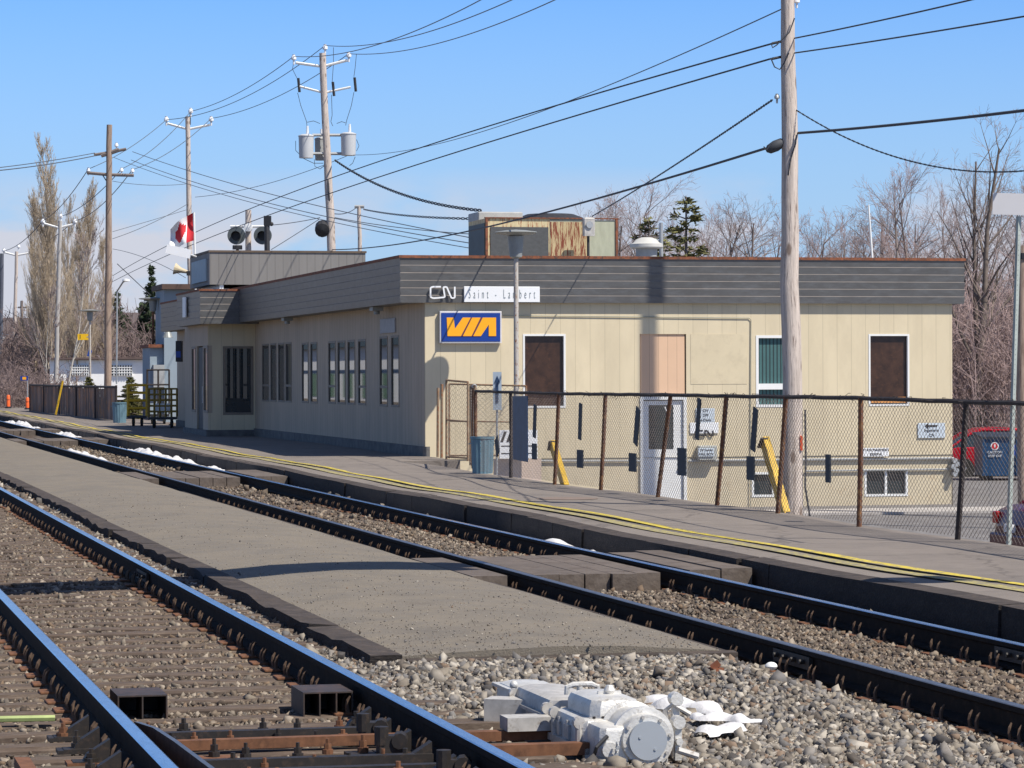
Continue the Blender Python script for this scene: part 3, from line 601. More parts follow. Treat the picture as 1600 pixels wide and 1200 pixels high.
def window(root, axis, pos, o, frame_m, pane_m, fw=.05, depth=.07, proud=.02, bars=(), ubars=(), name='window', label=None, glass='pane'):
    u0, u1, z0, z1 = o; f = MB()
    B = (lambda a, b, d0, d1, c, d: f.box(a, b, pos + d0, pos + d1, c, d)) if axis == 'x' else (lambda a, b, d0, d1, c, d: f.box(pos + d0, pos + d1, a, b, c, d))
    B(u0, u0 + fw, -proud, depth, z0, z1); B(u1 - fw, u1, -proud, depth, z0, z1); B(u0 + fw, u1 - fw, -proud, depth, z0, z0 + fw); B(u0 + fw, u1 - fw, -proud, depth, z1 - fw, z1)
    for b, w in bars: B(u0 + fw, u1 - fw, -proud * .5, depth, b - w / 2, b + w / 2)
    for b, w in ubars: B(b - w / 2, b + w / 2, -proud * .5, depth, z0 + fw, z1 - fw)
    w = build(name, f, frame_m, root)
    if label: w['label'] = label
    p = MB()
    if axis == 'x': p.box(u0 + fw * .6, u1 - fw * .6, pos + depth * .55, pos + depth * .8, z0 + fw * .6, z1 - fw * .6)
    else: p.box(pos + depth * .55, pos + depth * .8, u0 + fw * .6, u1 - fw * .6, z0 + fw * .6, z1 - fw * .6)
    build(glass, p, pane_m, w); return w
# front (parking side) wall
W1 = rectF(817, 522, 884, 637); W3 = rectF(1181, 524, 1244, 636); W4 = rectF(1357, 522, 1421, 634)
DR = rectF(1000, 620, 1073, 786); PP = rectF(999, 522, 1069, 620); B1 = rectF(1175, 738, 1243, 776); B2 = rectF(1351, 733, 1419, 775)
DR = (DR[0], DR[1], ZG + .06, DR[3]); PP = (DR[0], DR[1] - .03, DR[3] + .0, PP[3])
mb = MB(); wallgrid(mb, 'x', 0, 0, XR, -.12, zf + .3, [W1, W3, W4, (DR[0], DR[1], -.12, PP[3])], .12); build('front_wall', mb, cream, st)
mb = MB(); wallgrid(mb, 'x', .02, 0, XR, ZG - .1, -.12, [B1, B2, (DR[0], DR[1], ZG - .1, -.12)], .12); build('front_foundation', mb, cream_plain, st)
window(st, 'x', .02, W1, white_p, brownpane, .042, .09, .03)
window(st, 'x', .02, W4, white_p, brownpane, .042, .09, .03)
mb = MB(); mb.box(W4[0] + .07, W4[1] - .07, .03, .05, W4[2] + .07, W4[2] + .2); build('orange_board', mb, orange_strip, st)
zm = FS(1200, 604)[1]; window(st, 'x', .02, W3, white_p, teal, .06, .09, .03, bars=[(zm, .13)])
for b in (B1, B2): window(st, 'x', .04, b, white_p, glassd, .05, .09, .03, ubars=[((b[0] + b[1]) / 2, .05)], name='basement_window')
mb = MB(); mb.box(PP[0] + .02, PP[1], .03, .07, PP[2] + .03, PP[3]); build('over_door_panel', mb, peach, st)
# door: white, with a tall dark window
mb = MB(); mb.box(DR[0], DR[0] + .07, -.03, .1, ZG, DR[3]); mb.box(DR[1] - .07, DR[1], -.03, .1, ZG, DR[3]); mb.box(DR[0] + .07, DR[1] - .07, -.03, .1, DR[3] - .07, DR[3]); fr_ = build('door_frame', mb, white_p, st)
g0 = rectF(1014, 633, 1053, 702)
mb = MB(); wallgrid(mb, 'x', .03, DR[0] + .08, DR[1] - .08, ZG + .03, DR[3] - .09, [g0], .03); mb.box(DR[0] + .08, DR[1] - .08, .065, .08, ZG + .03, DR[3] - .09)
door = build('door', mb, white_p, st); mb = MB(); mb.box(g0[0], g0[1], .045, .06, g0[2], g0[3]); build('door_pane', mb, glassd, door)
mb = MB(); mb.cyl((DR[1] - .16, .03, -.35), (DR[1] - .16, -.03, -.35), .03); build('handle', mb, steel, door)
build('lettering', text_mb('V', .19, Matrix.Translation((g0[0] + .42, .035, g0[3] - .11)) @ Matrix.Rotation(R_(90), 4, 'X')), white_s, door)
# side (track side) wall and its windows
SW = []
zA = {'A': (536, 628, 433), 'B': (535, 630, 484), 'C': (531.5, 632, 543), 'D': (525, 635.5, 608)}
for g_, pxs in (('A', [(410, 420.5), (423, 432), (435, 444.5), (446.5, 456)]), ('B', [(472, 482), (485.5, 496)]), ('C', [(513.5, 524.5), (528, 540), (543.5, 555), (560, 572)]), ('D', [(593.5, 606), (611.5, 624)])):
    yt, yb, xm = zA[g_]; z1 = FT(xm, yt)[1]; z0 = FT(xm, yb)[1]
    for a, b in pxs: SW.append(rectS(a, b, z0, z1) + (g_,))
mb = MB(); wallgrid(mb, 'y', 0, 0, 24.6, .16, zf + .3, [w[:4] for w in SW], .14); wallgrid(mb, 'y', 0, 24.6, YB, .16, zf + .3, [], .14)
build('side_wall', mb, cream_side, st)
winframe = mat('taupe_window_frame', (.22, .18, .14), .6)
for i, w in enumerate(SW):
    window(st, 'y', .0, w[:4], winframe, glassw, .05, .025, .012, bars=[(w[2] + (w[3] - w[2]) * .28, .06)] if i in (0, 3, 6, 9, 10) else ())
mb = MB(); mb.box(-.05, .1, -.03, 24.6, -.2, .16); mb.box(-.05, .1, 24.6, YB, -.2, .16); build('footing', mb, footing, st)
mb = MB(); mb.quad((XR, 0, ZG), (XR, YB, ZG), (XR, YB, zf + .3), (XR, 0, zf + .3)); mb.quad((0, YB, ZG), (XR, YB, ZG), (XR, YB, zf + .3), (0, YB, zf + .3)); mb.quad((0, 0, -1.3), (0, 0, -.15), (0, YB, -.15), (0, YB, -1.3)); build('rear_walls', mb, cream_plain, st)
mb = MB(); mb.box(XF + .03, XFR - .03, -.1, YB, zf + .012, zt - .04); roof = build('roof', mb, roof_m, st)
def sweep(mb, x0, x1, y0, y1, zb_, zt_, laps):
    prof = [(-.02, zb_ + .002, 0)]; h = (zt_ - zb_) / laps
    for k in range(laps): prof += [(0.0, zb_ + h * k + .001, 0), (.022, zb_ + h * (k + 1) - .012, 0), (0, zb_ + h * (k + 1), 1)]
    rings = [[(x0 - o, y0 - o, z), (x1 + o, y0 - o, z), (x1 + o, y1 + o, z), (x0 - o, y1 + o, z)] for o, z, _ in prof]
    vs = [v for r in rings for v in r]; b = len(mb.v); mb.v += vs
    for j in range(len(rings) - 1):
        for i in range(4): mb.f.append((b + j * 4 + i, b + j * 4 + (i + 1) % 4, b + j * 4 + 4 + (i + 1) % 4, b + j * 4 + 4 + i)); mb.m.append(prof[j + 1][2])
mb = MB(); sweep(mb, XF, XFR, -.13, YB, zf, zt - .035, 6); build('fascia', mb, [fascia_m, ledge_m], st)
mb = MB(); a, b, c, d = XF - .04, XFR + .04, -.17, YB + .04
for q in ((a, b, c, c + .16), (a, a + .16, c + .16, d), (b - .16, b, c + .16, d), (a + .16, b - .16, d - .16, d)): mb.box(*q, zt - .05, zt + .012)
build('coping', mb, rust, st)
# porch: protrudes towards the track, with its own fascia
xv = TS(onz(325, 681, ZP))[0] - T0; yv = 24.6; yv2 = FT(289, 600, xv)[0]
print('porch', xv, yv, yv2)
zc0 = .12
pw = []
side_w = (FT(308, 600, xv)[0], FT(303, 600, xv)[0]); zz0, zz1 = .55, FT(311, 541, xv)[1]
pwin = [(FT(a, 600, xv)[0], FT(b, 600, xv)[0]) for a, b in ((325, 318.5), (306, 300))]; pdoor = (FT(317, 600, xv)[0], FT(307.5, 600, xv)[0])
fw_ = rectF(348, 541, 396, 648, yv)
mb = MB(); wallgrid(mb, 'x', yv, xv, 0, zc0, zf + .3, [fw_], .1); mb.c = 0; build('porch_front_wall', mb, cream, st)
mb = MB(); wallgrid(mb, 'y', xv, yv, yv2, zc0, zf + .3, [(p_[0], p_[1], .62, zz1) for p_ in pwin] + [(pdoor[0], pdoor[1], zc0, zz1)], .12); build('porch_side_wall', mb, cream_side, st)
mb = MB(); mb.quad((xv, yv2, zc0), (0, yv2, zc0), (0, yv2, zf), (xv, yv2, zf)); build('porch_end_wall', mb, cream_plain, st)
mb = MB(); mb.box(xv - .06, .1, yv - .05, yv2, -.2, zc0); build('porch_step', mb, footing, st)
window(st, 'x', yv + .02, fw_, winframe, glassw, .07, .08, .03, name='porch_window')
for p_ in pwin: window(st, 'y', xv + .0, (p_[0], p_[1], .62, zz1), winframe, glassw, .07, .03, .015)
mb = MB(); mb.box(xv + .05, xv + .09, pdoor[0] + .02, pdoor[1] - .02, zc0, zz1 - .03); pd = build('porch_door', mb, darkm, st)
mb = MB(); mb.cyl((xv + .02, pdoor[0] + .2, .9), (xv + .02, pdoor[0] + .2, 1.4), .02); build('handle', mb, steel, pd)
yc = 23.85; xc, zc1 = FS(313, 452.5, yc); _, zcb = FS(313, 506, yc); yc2 = FT(277, 480, xc)[0]
mb = MB(); mb.box(xc + .03, 0.1, yc + .02, yc2 - .02, zcb + .01, zc1 - .03); build('porch_roof', mb, roof_m, st)
mb = MB(); sweep(mb, xc, .2, yc, yc2, zcb, zc1 - .03, 5); build('porch_fascia', mb, [fascia_m, ledge_m], st)
mb = MB(); mb.box(xc - .04, .1, yc - .04, yc + .1, zc1 - .04, zc1 + .02); mb.box(xc - .04, xc + .1, yc + .1, yc2 + .04, zc1 - .04, zc1 + .02); build('porch_coping', mb, rust, st)
# raised sign box on the roof
yu = 25.4; xu0, zu1 = FS(327.5, 392.5, yu); xu1, _ = FS(571, 394.5, yu); yu2 = FT(297, 420, xu0)[0]; zu0 = FS(327, 444.5, yu)[1]
print('roof box', xu0, xu1, yu, yu2, zu0, zu1)
mb = MB(); mb.box(xu0, xu1, yu, yu2, zu0, zu1 - .03); rb = build('roof_box', mb, penth, st)
mb = MB(); mb.box(xu0 - .03, xu1 + .03, yu - .03, yu2 + .03, zu1 - .03, zu1 + .03); build('roof_box_edge', mb, mat('brown_trim', (.12, .085, .06), .7), st)
mb = MB()
for k in range(5): mb.box(xu0 + .3 + k * .9, xu0 + .42 + k * .9, yu + .05, yu2 - .05, zt - .2, zu0)
build('roof_box_posts', mb, white_p, st)
mb = MB(); mb.box(xu0 - .05, xu0 - .001, yu + .5, yu2 - .7, zu0 + .12, zu1 - .2); o = build('box_sign', mb, mat('faded_blue_sign', (.30, .40, .46), .6, var=.1, col2=(.5, .4, .33), thr=(.6, .7)), st)
# soffit lights and small wall details
for px in (450, 590):
    y_, z_ = FT(px, 488, -.3); mb = MB(); mb.box(-.45, -.2, y_ - .2, y_ + .2, zf - .09, zf); mb.cyl((-.32, y_, zf - .17), (-.32, y_, zf - .09), .07); build('soffit_light', mb, lamp_g, st)
y0_, z0_ = FT(619, 497, 0); y1_, z1_ = FT(596, 521, 0)
mb = MB(); mb.box(-.035, -.002, y0_, y1_, z1_, z0_); nb = build('notice_board', mb, mat('faded_notice', (.34, .33, .33), .6, var=.12, scale=9), st)
# conduits and pipes on the front wall
q_ = rectF(1079, 522, 1167, 600); mb = MB(); mb.box(q_[0], q_[1], -.006, .001, q_[2], q_[3]); build('wall_patch', mb, mat('patched_cream', (.62, .53, .362), .8, var=.06, scale=1.6, col2=(.52, .44, .30), thr=(.5, .75)), st)
def fpipe(name, pts, r, m, off=-.022):
    build(name, MB().tube([(FS(*p)[0], off, FS(*p)[1]) for p in pts], r, 6), m, st)
fpipe('conduit', [(785, 493), (980, 495), (1170, 497), (1173, 500), (1172, 650), (1172, 795)], .010, mat('grey_green_conduit', (.3, .3, .24), .6))
fpipe('wall_pipe', [(820, 720), (1000, 720)], .022, greym); fpipe('wall_pipe', [(1075, 720), (1490, 716)], .028, greym); fpipe('wall_pipe', [(1258, 736), (1490, 733)], .022, greym)
mb = MB(); x_, z_ = FS(1490, 725)
for k, (dx, dz) in enumerate(((0, .08), (.05, .0), (-.04, -.05), (.03, -.14), (0, -.22))): mb.cyl((x_ - .02 + dx, -.16, z_ + dz), (x_ - .02 + dx, .0, z_ + dz), .06, n=10)
build('meter_cluster', mb, steel, st)
x_, z_ = FS(1088, 696); x2, z2 = FS(1117, 718)
mb = MB(); mb.bev(x_, x2, -.2, 0, z2, z_, .02); ub = build('utility_box', mb, mat('pale_grey_box', (.4, .41, .38), .5), st)
# ================================================================== roof equipment
SX = Matrix.Rotation(R_(90), 4, 'X')               # lettering upright, facing -y
ya = 12.0; xh0, zh1 = FS(759, 341, ya); xh1, _ = FS(965, 341, ya); xm_ = FS(859, 341, ya)[0]; yh2 = FT(732, 360, xh0)[0]
hv = thing('rooftop_air_unit', 'rust streaked cream and green air handling unit on the flat roof', 'air unit', RF(T0 + (xh0 + xh1) / 2, S0 + ya + 1, zt - .04), TH)
_o = Vector(((xh0 + xh1) / 2, ya + 1, zt - .04))
def hvb(name, q, m, par=hv, bev=0):
    mb = MB(); a = (q[0] - _o.x, q[1] - _o.x, q[2] - _o.y, q[3] - _o.y, q[4] - _o.z, q[5] - _o.z)
    (mb.bev(*a, bev) if bev else mb.box(*a)); return build(name, mb, m, par)
hb = zt - .03
hvb('casing', (xh0, xm_, ya, yh2, hb, zh1), hv_cream); hvb('green_casing', (xm_ + .002, xh1, ya - .004, yh2, hb, zh1 - .03), hv_green)
hvb('rusted_panel', (xm_ + .01, xm_ + 1.05, ya - .02, ya - .003, hb, zh1 - .08), mat('streaked_rust_panel', (.50, .40, .22), .75, var=.1, scale=3, col2=(.20, .045, .02), thr=(.47, .53), stretch=(3.4, 1, .28)))
hvb('louvre', (xh0 + .12, xm_ - .04, ya - .025, ya - .002, hb, zh1 - .22), hv_dark)
hvb('side_panel', (xh0 - .02, xh0 - .001, ya + .1, yh2 - .1, hb, zh1 - .12), hv_blue)
for x_ in (xh0, xh1 - .05): hvb('corner_post', (x_ - .01, x_ + .05, ya - .035, ya + .05, hb, zh1 + .01), rust)
hvb('top_edge', (xh0 - .03, xh1 + .03, ya - .04, ya + .05, zh1, zh1 + .03), rust)
hvb('top_box', (xh0 + .0, xh0 + 1.2, ya + .9, ya + 2.1, zh1, zh1 + .22), greym, bev=.03)
mb = MB(); mb.lathe([(1.0, 0), (1.0, .06), (.62, .2), (0, .22)], (.35, .6, zh1 + .0 - _o.z), 20); build('fan_hood', mb, darkm, hv)
# meter box on a short mast
yb_ = ya - .5; xa, za = FS(910, 340, yb_); xb, zb_ = FS(928, 369, yb_)
mt_ = thing('roof_meter_box', 'small grey electrical box on a stub mast in front of the air unit', 'electrical box', RF(T0 + (xa + xb) / 2, S0 + yb_, zt), TH)
mb = MB(); mb.bev(-(xb - xa) / 2, (xb - xa) / 2, -.12, .05, zb_ - zt, za - zt, .03); build('box', mb, silver2, mt_)
mb = MB(); mb.cyl((0, 0, -.02), (0, 0, zb_ - zt), .035); build('mast', mb, darkm, mt_)
mb = MB(); mb.cyl((0, -.125, (za + zb_) / 2 - zt + .05), (0, -.16, (za + zb_) / 2 - zt + .05), .09, n=16); build('dial', mb, steel, mt_)
# mushroom vent and pipes
yv_ = 1.6; x_, z_ = FS(1010, 371, yv_); xr = FS(1035, 383, yv_)[0] - x_; v = thing('roof_vent', 'pale grey mushroom vent near the front edge of the roof', 'vent', RF(T0 + x_, S0 + yv_, zt - .04), TH); hh = z_ - zt + .04
build('cap', MB().lathe([(xr * .93, hh - .25), (xr, hh - .22), (xr, hh - .15), (xr * .8, hh - .12), (xr * .6, hh - .04), (xr * .3, hh), (0, hh)], (0, 0, 0), 28), mat('vent_cap', (.55, .54, .5), .55, var=.1), v, smooth=True)
build('drum', MB().lathe([(xr * .62, 0), (xr * .66, hh - .25), (0, hh - .25)], (0, 0, 0), 24), greym, v, smooth=True)
x_, z_ = FS(1033, 348, 2.2); mb = MB(); mb.cyl(RF(T0 + x_, S0 + 2.2, zt - .04), RF(T0 + x_, S0 + 2.2, z_), .045); tag(build('roof_pipe', mb, steel), 'thin bright metal pipe standing behind the mushroom vent', 'pipe')
x_, z_ = FS(1364, 402, 5); x2, z2 = FS(1357, 320, 5); mb = MB(); mb.cyl(RF(T0 + x_, S0 + 5, zt - .04), RF(T0 + x2, S0 + 5, z2), .03, .02); tag(build('whip_antenna', mb, white_p), 'slim white whip antenna on the roof to the right of the big wooden pole', 'antenna')
p0 = RF(T0 + FS(371, 392, 25.5)[0], S0 + 25.5, zu1 + .02); fl_ = thing('roof_floodlight', 'small black floodlight on top edge of the grey roof box', 'floodlight', p0, TH)
build('body', MB().bev(-.14, .14, -.06, .08, .04, .17, .02), blackm, fl_); build('bracket', MB().box(-.04, .04, -.03, .03, 0, .06), blackm, fl_)
# ================================================================== signs on the station
def sign_at(name, label, px0, py0, px1, py1, yl, thick, m, cat='sign', frame=None):
    x0, z1 = FS(px0, py0, yl); x1, z0 = FS(px1, py1, yl); w, h = x1 - x0, z1 - z0
    r = thing(name, label, cat, RF(T0 + (x0 + x1) / 2, S0 + yl, z0), TH); mb = MB(); mb.bev(-w / 2, w / 2, 0, thick, 0, h, .008); build('panel', mb, m, r); return r, w, h
r, w, h = sign_at('logo_sign', 'blue illuminated box sign with slanted orange yellow VIA letters', 687, 486, 784, 536, -.105, .09, mat('sign_case', (.62, .6, .6), .5, var=.1))
mb = MB(); mb.box(.035 - w / 2, w / 2 - .035, -.012, .001, .035, h - .04); build('face', mb, via_blue, r)
def vlet(polys, m):
    mb = MB(); x0, x1, z0, z1 = -w / 2 + .15, w / 2 - .13, .15, h - .14
    for P in polys: mb.prism([(x0 + (x1 - x0) * a, -.013, z0 + (z1 - z0) * b) for a, b in P], (0, -.012, 0))
    return build('lettering', mb, m, r)
vlet([[(0, 1), (.14, 1), (.165, .40), (.325, 1), (.485, 1), (.285, 0), (.015, 0)], [(.515, 1), (.685, 1), (.50, 0), (.325, 0)], [(.73, 1), (1.0, 1), (1.0, 0), (.85, 0), (.85, .62), (.69, 0), (.535, 0)]], via_org)
vlet([[(.485, 1), (.515, 1), (.325, 0), (.285, 0)], [(.685, 1), (.73, 1), (.535, 0), (.50, 0)]], mat('sign_gap_brown', (.12, .035, .06), .5)); r.children[-1].name = 'gap_lines'
r, w, h = sign_at('name_sign', 'white name board reading Saint-Lambert on the dark fascia', 725, 447.5, 843.5, 472, -.19, .03, white_s)
build('lettering', text_mb('Saint - Lambert', h * .86, Matrix.Translation((0, -.006, h * .5)) @ SX, .004, sx=.38, spc=2.05, bold=-.004), mat('pale_letters', (.22, .26, .27), .6), r)
x0, z1 = FS(670, 448, -.17); x1, z0 = FS(713, 466, -.17); r = thing('railway_logo', 'white rounded CN letters mounted on the fascia', 'logo', RF(T0 + (x0 + x1) / 2, S0 - .19, z0), TH); w, h = x1 - x0, z1 - z0
def cn_logo(root, w, h, m, th, name='lettering', y=-.02):
    """one continuous stroke: C, then N"""
    def arc(cx, cz, rr, a0, a1, n=6): return [(cx + rr * math.cos(R_(a0 + (a1 - a0) * k / n)), cz + rr * math.sin(R_(a0 + (a1 - a0) * k / n))) for k in range(n + 1)]
    rr = .16; P = [(.42, 1)] + arc(rr, 1 - rr, rr, 90, 180) + arc(rr, rr, rr, 180, 270) + arc(.5 - .02, rr, rr * .6, 270, 360) + arc(.5 + .1, 1 - rr * .6, rr * .5, 180, 40) + arc(.9, rr * .6, rr * .5, 220, 360) + [(.98, 1)]
    pts = [Vector((-w / 2 + w * a, y, h * b)) for a, b in P]; mb = MB(); L_, R2 = [], []
    for i, p in enumerate(pts):
        d = (pts[min(i + 1, len(pts) - 1)] - pts[max(i - 1, 0)]).normalized(); nn = Vector((-d.z, 0, d.x)) * th / 2; L_.append(p + nn); R2.append(p - nn)
    e = Vector((0, .02, 0)); n = len(pts); mb.v = [tuple(v) for v in L_ + R2 + [v + e for v in L_] + [v + e for v in R2]]
    for i in range(n - 1):
        for q in ((i, n + i, n + i + 1, i + 1), (2 * n + i, 2 * n + i + 1, 3 * n + i + 1, 3 * n + i), (i, i + 1, 2 * n + i + 1, 2 * n + i), (n + i, 3 * n + i, 3 * n + i + 1, n + i + 1)): mb.f.append(q); mb.m.append(0)
    return build(name, mb, m, root)
cn_logo(r, w * .9, h, white_s, .034)
def small_sign(label, px0, py0, px1, py1, lines, m=white_s, yl=-.03, tm=blackm, logo=False, arrow=False):
    r, w, h = sign_at('wall_sign', label, px0, py0, px1, py1, yl, .02, m)
    n = len(lines) + (1 if arrow else 0)
    for i, tx in enumerate(lines):
        k = n - len(lines) + i
        sz = h / n * .8; build('lettering', text_mb(tx, sz, Matrix.Translation((0, -.004, h * (1 - (k + .5) / n))) @ SX, .004, sx=min(1, w * .88 / (sz * .55 * len(tx)))), tm, r)
    if arrow:
        z = h * .8; mb = MB(); mb.prism([(-w * .25, -.002, z), (-w * .12, -.002, z + .07), (-w * .12, -.002, z + .02), (w * .2, -.002, z + .02), (w * .2, -.002, z - .02), (-w * .12, -.002, z - .02), (-w * .12, -.002, z - .07)], (0, -.006, 0)); build('arrow', mb, tm, r)
    if logo: cn_logo(r, w * .62, h * .5, tm, .03, y=-.012); r.children[-1].location = (0, .0, h * .25)
    return r
pale = mat('pale_blue_sign', (.55, .62, .68), .5, var=.06)
small_sign('pale address sign with CN above 259 St-Denis beside the white door', 1087, 638, 1117, 660, ['CN', '259', 'St-Denis'], pale)
small_sign('white sign with a black CN logo, below the address sign', 1078, 664.5, 1123, 681, [], white_s, logo=True)
small_sign('grey sign plate with small lines of text, on the box by the door', 1091, 700, 1116, 713, ['CN Courrier', 'MAIL BOX'], pale, yl=-.23)
small_sign('white two line parking notice above the right basement window', 1348, 700, 1389, 713, ['STATIONNEMENT', 'RESERVE'], white_s, yl=-.08)
small_sign('pale sign with a black left arrow at the right end of the wall', 1434, 661, 1477, 684, ['Ingenierie', 'CN'], pale, arrow=True)
r, w, h = sign_at('striped_sign', 'white sign with black slanted bars behind the blue sheet at the fence', 780, 672, 840, 716, -5.5, .02, white_s)
mb = MB()
for k in range(3): a = -w * .47 + k * w * .15; mb.prism([(a, -.002, h * .58), (a + w * .07, -.002, h * .58), (a + w * .17, -.002, h * .95), (a + w * .1, -.002, h * .95)], (0, -.004, 0))
build('stripes', mb, blackm, r); mb = MB()
for z in (.16, .42): mb.box(-w * .45, w * .45, -.005, 0, h * z, h * (z + .035))
build('rules', mb, blackm, r)
x0, z1 = FS(772, 717, -5.2); x1, z0 = FS(846, 757, -5.2)
mb = MB(); Mx = RF(0, 0); mb.hexa([RF(T0 + a, S0 - 5.2 + b, c) for a, b, c in ((x0, 0, z0), (x1, 0, z0), (x1, .05, z0), (x0, .05, z0), (x0, 0, z1), (x1, 0, z1), (x1, .05, z1), (x0, .05, z1))]); tag(build('pale_board', mb, mat('pale_pink_board', (.58, .46, .38), .85, var=.05)), 'pale pink board standing behind the fence under the striped sign', 'board')
# ================================================================== lamps
def lamp(name, label, p, top, dia=.91, m=lamp_pole, n=0, grp='platform lamps with flat disc heads', base_z=ZP):
    """top = height of the disc's upper side above the base"""
    r = thing(name, label, 'lamp', (p[0], p[1], base_z), 0, grp); R1 = dia / 2
    build('pole', MB().tube([(0, 0, 0), (0, 0, top * .5), (0, 0, top - .55)], [.062, .055, .05], 12), m, r, smooth=True)
    build('collar', MB().lathe([(.05, top - .6), (.13, top - .56), (.15, top - .36), (.17, top - .12), (0, top - .12)], (0, 0, 0), 20), lamp_g, r, smooth=True)
    build('lamp_shade', MB().lathe([(0, top - .12), (.17, top - .11), (R1 * .93, top - .07), (R1, top - .045), (R1 * .96, top - .03), (R1 * .5, top), (0, top + .02)], (0, 0, 0), 36), lamp_g, r, smooth=True)
    return r
pl_ = atY(806, 360, 64.9); TOPL = pl_.z - ZP
lp = lamp('platform_lamp', 'tall peeling lamp with a flat disc head in front of the name board', pl_, TOPL)
pa = onz(141, 643, -.12); lamp('platform_lamp', 'far disc lamp above the slatted fence with a yellow number sign on its pole', (pa.x, pa.y), atY(135, 484, pa.y).z + .1, 1.15, base_z=-.1)
pb = ont(240, 600, 13.0); pb = atY(239, 465, 128); lamp('platform_lamp', 'disc lamp on a brown pole in front of the blue grey building', (pb.x, pb.y), atY(239, 465, 128).z + .05, 1.2, fence_post, base_z=-.05)
# nearest lamp of the row, off the right edge of the photograph: its shadow falls on the platform
pn = RF(11.15, 22.4); lamp('platform_lamp', 'nearest disc lamp of the row beside the platform fence, beyond the right edge', pn, 3.9)
# added out-of-view gantry arm, placed to cast the shadow across the island platform
gt = thing('shadow_gantry', 'steel gantry arm added out of view to shade a band of the island platform', 'gantry', RF(-6.2, 19.15, -.3), TH + R_(19.8))
build('mast', MB().box(-.2, .2, -.2, .2, 0, 8.4), steel, gt); build('arm', MB().box(.2, 17.6, -.28, .28, 7.9, 8.3), steel, gt); build('walkway', MB().box(.5, 17.2, -.62, -.29, 7.86, 7.92), darkm, gt)
# unseen tall mast, added at the right to throw the front wall's broad shadow
pm_ = (3.30 + .819 * 10.6, 67.4 - .574 * 10.6)
bx, bz = FS(1014, 600, 0); q = RF(T0 + bx, S0, 0); pm_ = (q.x + .819 * 10.2, q.y - .574 * 10.2)
tm_ = thing('shadow_mast', 'tall wooden mast added beyond the right edge to shade the front wall', 'mast', (pm_[0], pm_[1], ZG), 0)
build('pole', MB().tube([(0, 0, -.2), (0, 0, 10), (0, 0, 20.5)], [.19, .17, .15], 12), woodpole, tm_)
# ================================================================== trash cans, fences
def can(label, p, h=.66, r0=.20, m=can_blue):
    o = thing('trash_can', label, 'trash can', (p[0], p[1], p[2]), 0, 'ribbed trash cans'); n = 32; mb = MB(); vs = []
    for z, rr in ((0, r0 * .86), (h * .93, r0)):
        for k in range(n): q = rr + (.008 if k % 2 else -.004); vs.append((q * math.cos(2 * math.pi * k / n), q * math.sin(2 * math.pi * k / n), z))
    mb.add(vs, [(k, (k + 1) % n, n + (k + 1) % n, n + k) for k in range(n)] + [tuple(range(n - 1, -1, -1))]); build('body', mb, m, o)
    build('rim', MB().lathe([(r0 * .99, h * .93), (r0 * 1.07, h * .94), (r0 * 1.07, h), (r0 * .95, h), (r0 * .93, h * .86), (0, h * .85)], (0, 0, 0), 32), m, o, smooth=True)
    for sg in (-1, 1): build('handle', MB().tube([(sg * r0, -.05, h * .82), (sg * (r0 + .04), -.05, h * .8), (sg * (r0 + .04), .05, h * .8), (sg * r0, .05, h * .82)], .008, 5), m, o)
    return o
pc = onz(754, 739, ZP); can('blue grey ribbed trash can beside the rusty fence gate', (pc.x, pc.y, pz(54)), .66, .205)
pc = onz(187, 661, ZP); can('distant blue grey trash can beside the yellow trolley', (pc.x, pc.y, ZP), .78, .27)
TF = 12.05
def chain_mesh(name, root, ptop, pbot, nwire_sp, hgt_sp, m, r=.0019, curl=False):
    """ptop/pbot: functions u->(x,y,z) along a length; diagonal wires between them"""
    L_, ft, fb = ptop[0], ptop[1], pbot; h = (ft(0) - fb(0)).length; slope = nwire_sp / hgt_sp; span = h * slope
    P0, P1 = [], []; rr = random.Random(3)
    for sg in (1, -1):
        u = -span
        while u < L_ + span:
            a, b = (u, u + span) if sg > 0 else (u + span, u)          # bottom u, top u
            v0, v1 = 0.0, 1.0
            if a != b:
                for lim, hi in ((0, 0), (L_, 1)):
                    for (s_, e_) in ((a, b),):
                        pass
            def at(v):
                uu = a + (b - a) * v; return uu
            # clip in v so that 0 <= u <= L
            lo, hi = 0.0, 1.0; d = b - a
            v_a, v_b = (0 - a) / d, (L_ - a) / d
            lo, hi = max(lo, min(v_a, v_b)), min(hi, max(v_a, v_b))
            if hi - lo > .02:
                n = 6; pts = []
                for k in range(n + 1):
                    v = lo + (hi - lo) * k / n; uu = min(max(at(v), 0), L_); p = fb(uu).lerp(ft(uu), v); pts.append(p + Vector((math.sin(uu * 1.3 + v * 4) * .012, math.sin(uu * 2.1) * .012, 0)))
                for k in range(n): P0.append(pts[k]); P1.append(pts[k + 1])
            u += nwire_sp
    iv = wm(root).inverted(); P0 = np.array([iv @ p for p in P0]); P1 = np.array([iv @ p for p in P1]); R = np.full(len(P0), r)
    V, F = segs_np(P0, P1, R, R, 3); me = mesh_np(name, V, F, [m]); return link(name, me, root)
fence = thing('chain_link_fence', 'rusty chain link fence with leaning posts along the back of the platform', 'fence', RF(TF, 40, ZP), TH)
posts = [((743, 611), (742, 737)), ((798, 613), (798, 745)), ((873, 615), (866, 759)), ((946, 616), (938, 768)), ((1048, 617), (1026, 777)), ((1135, 619), (1119, 790)), ((1228, 620), (1214, 802)), ((1345, 622), (1342, 820)), ((1510, 628), (1495, 845)), ((1700, 633), (1697, 872)), ((1990, 643), (1985, 913)), ((2420, 657), (2412, 973))]
tops = []
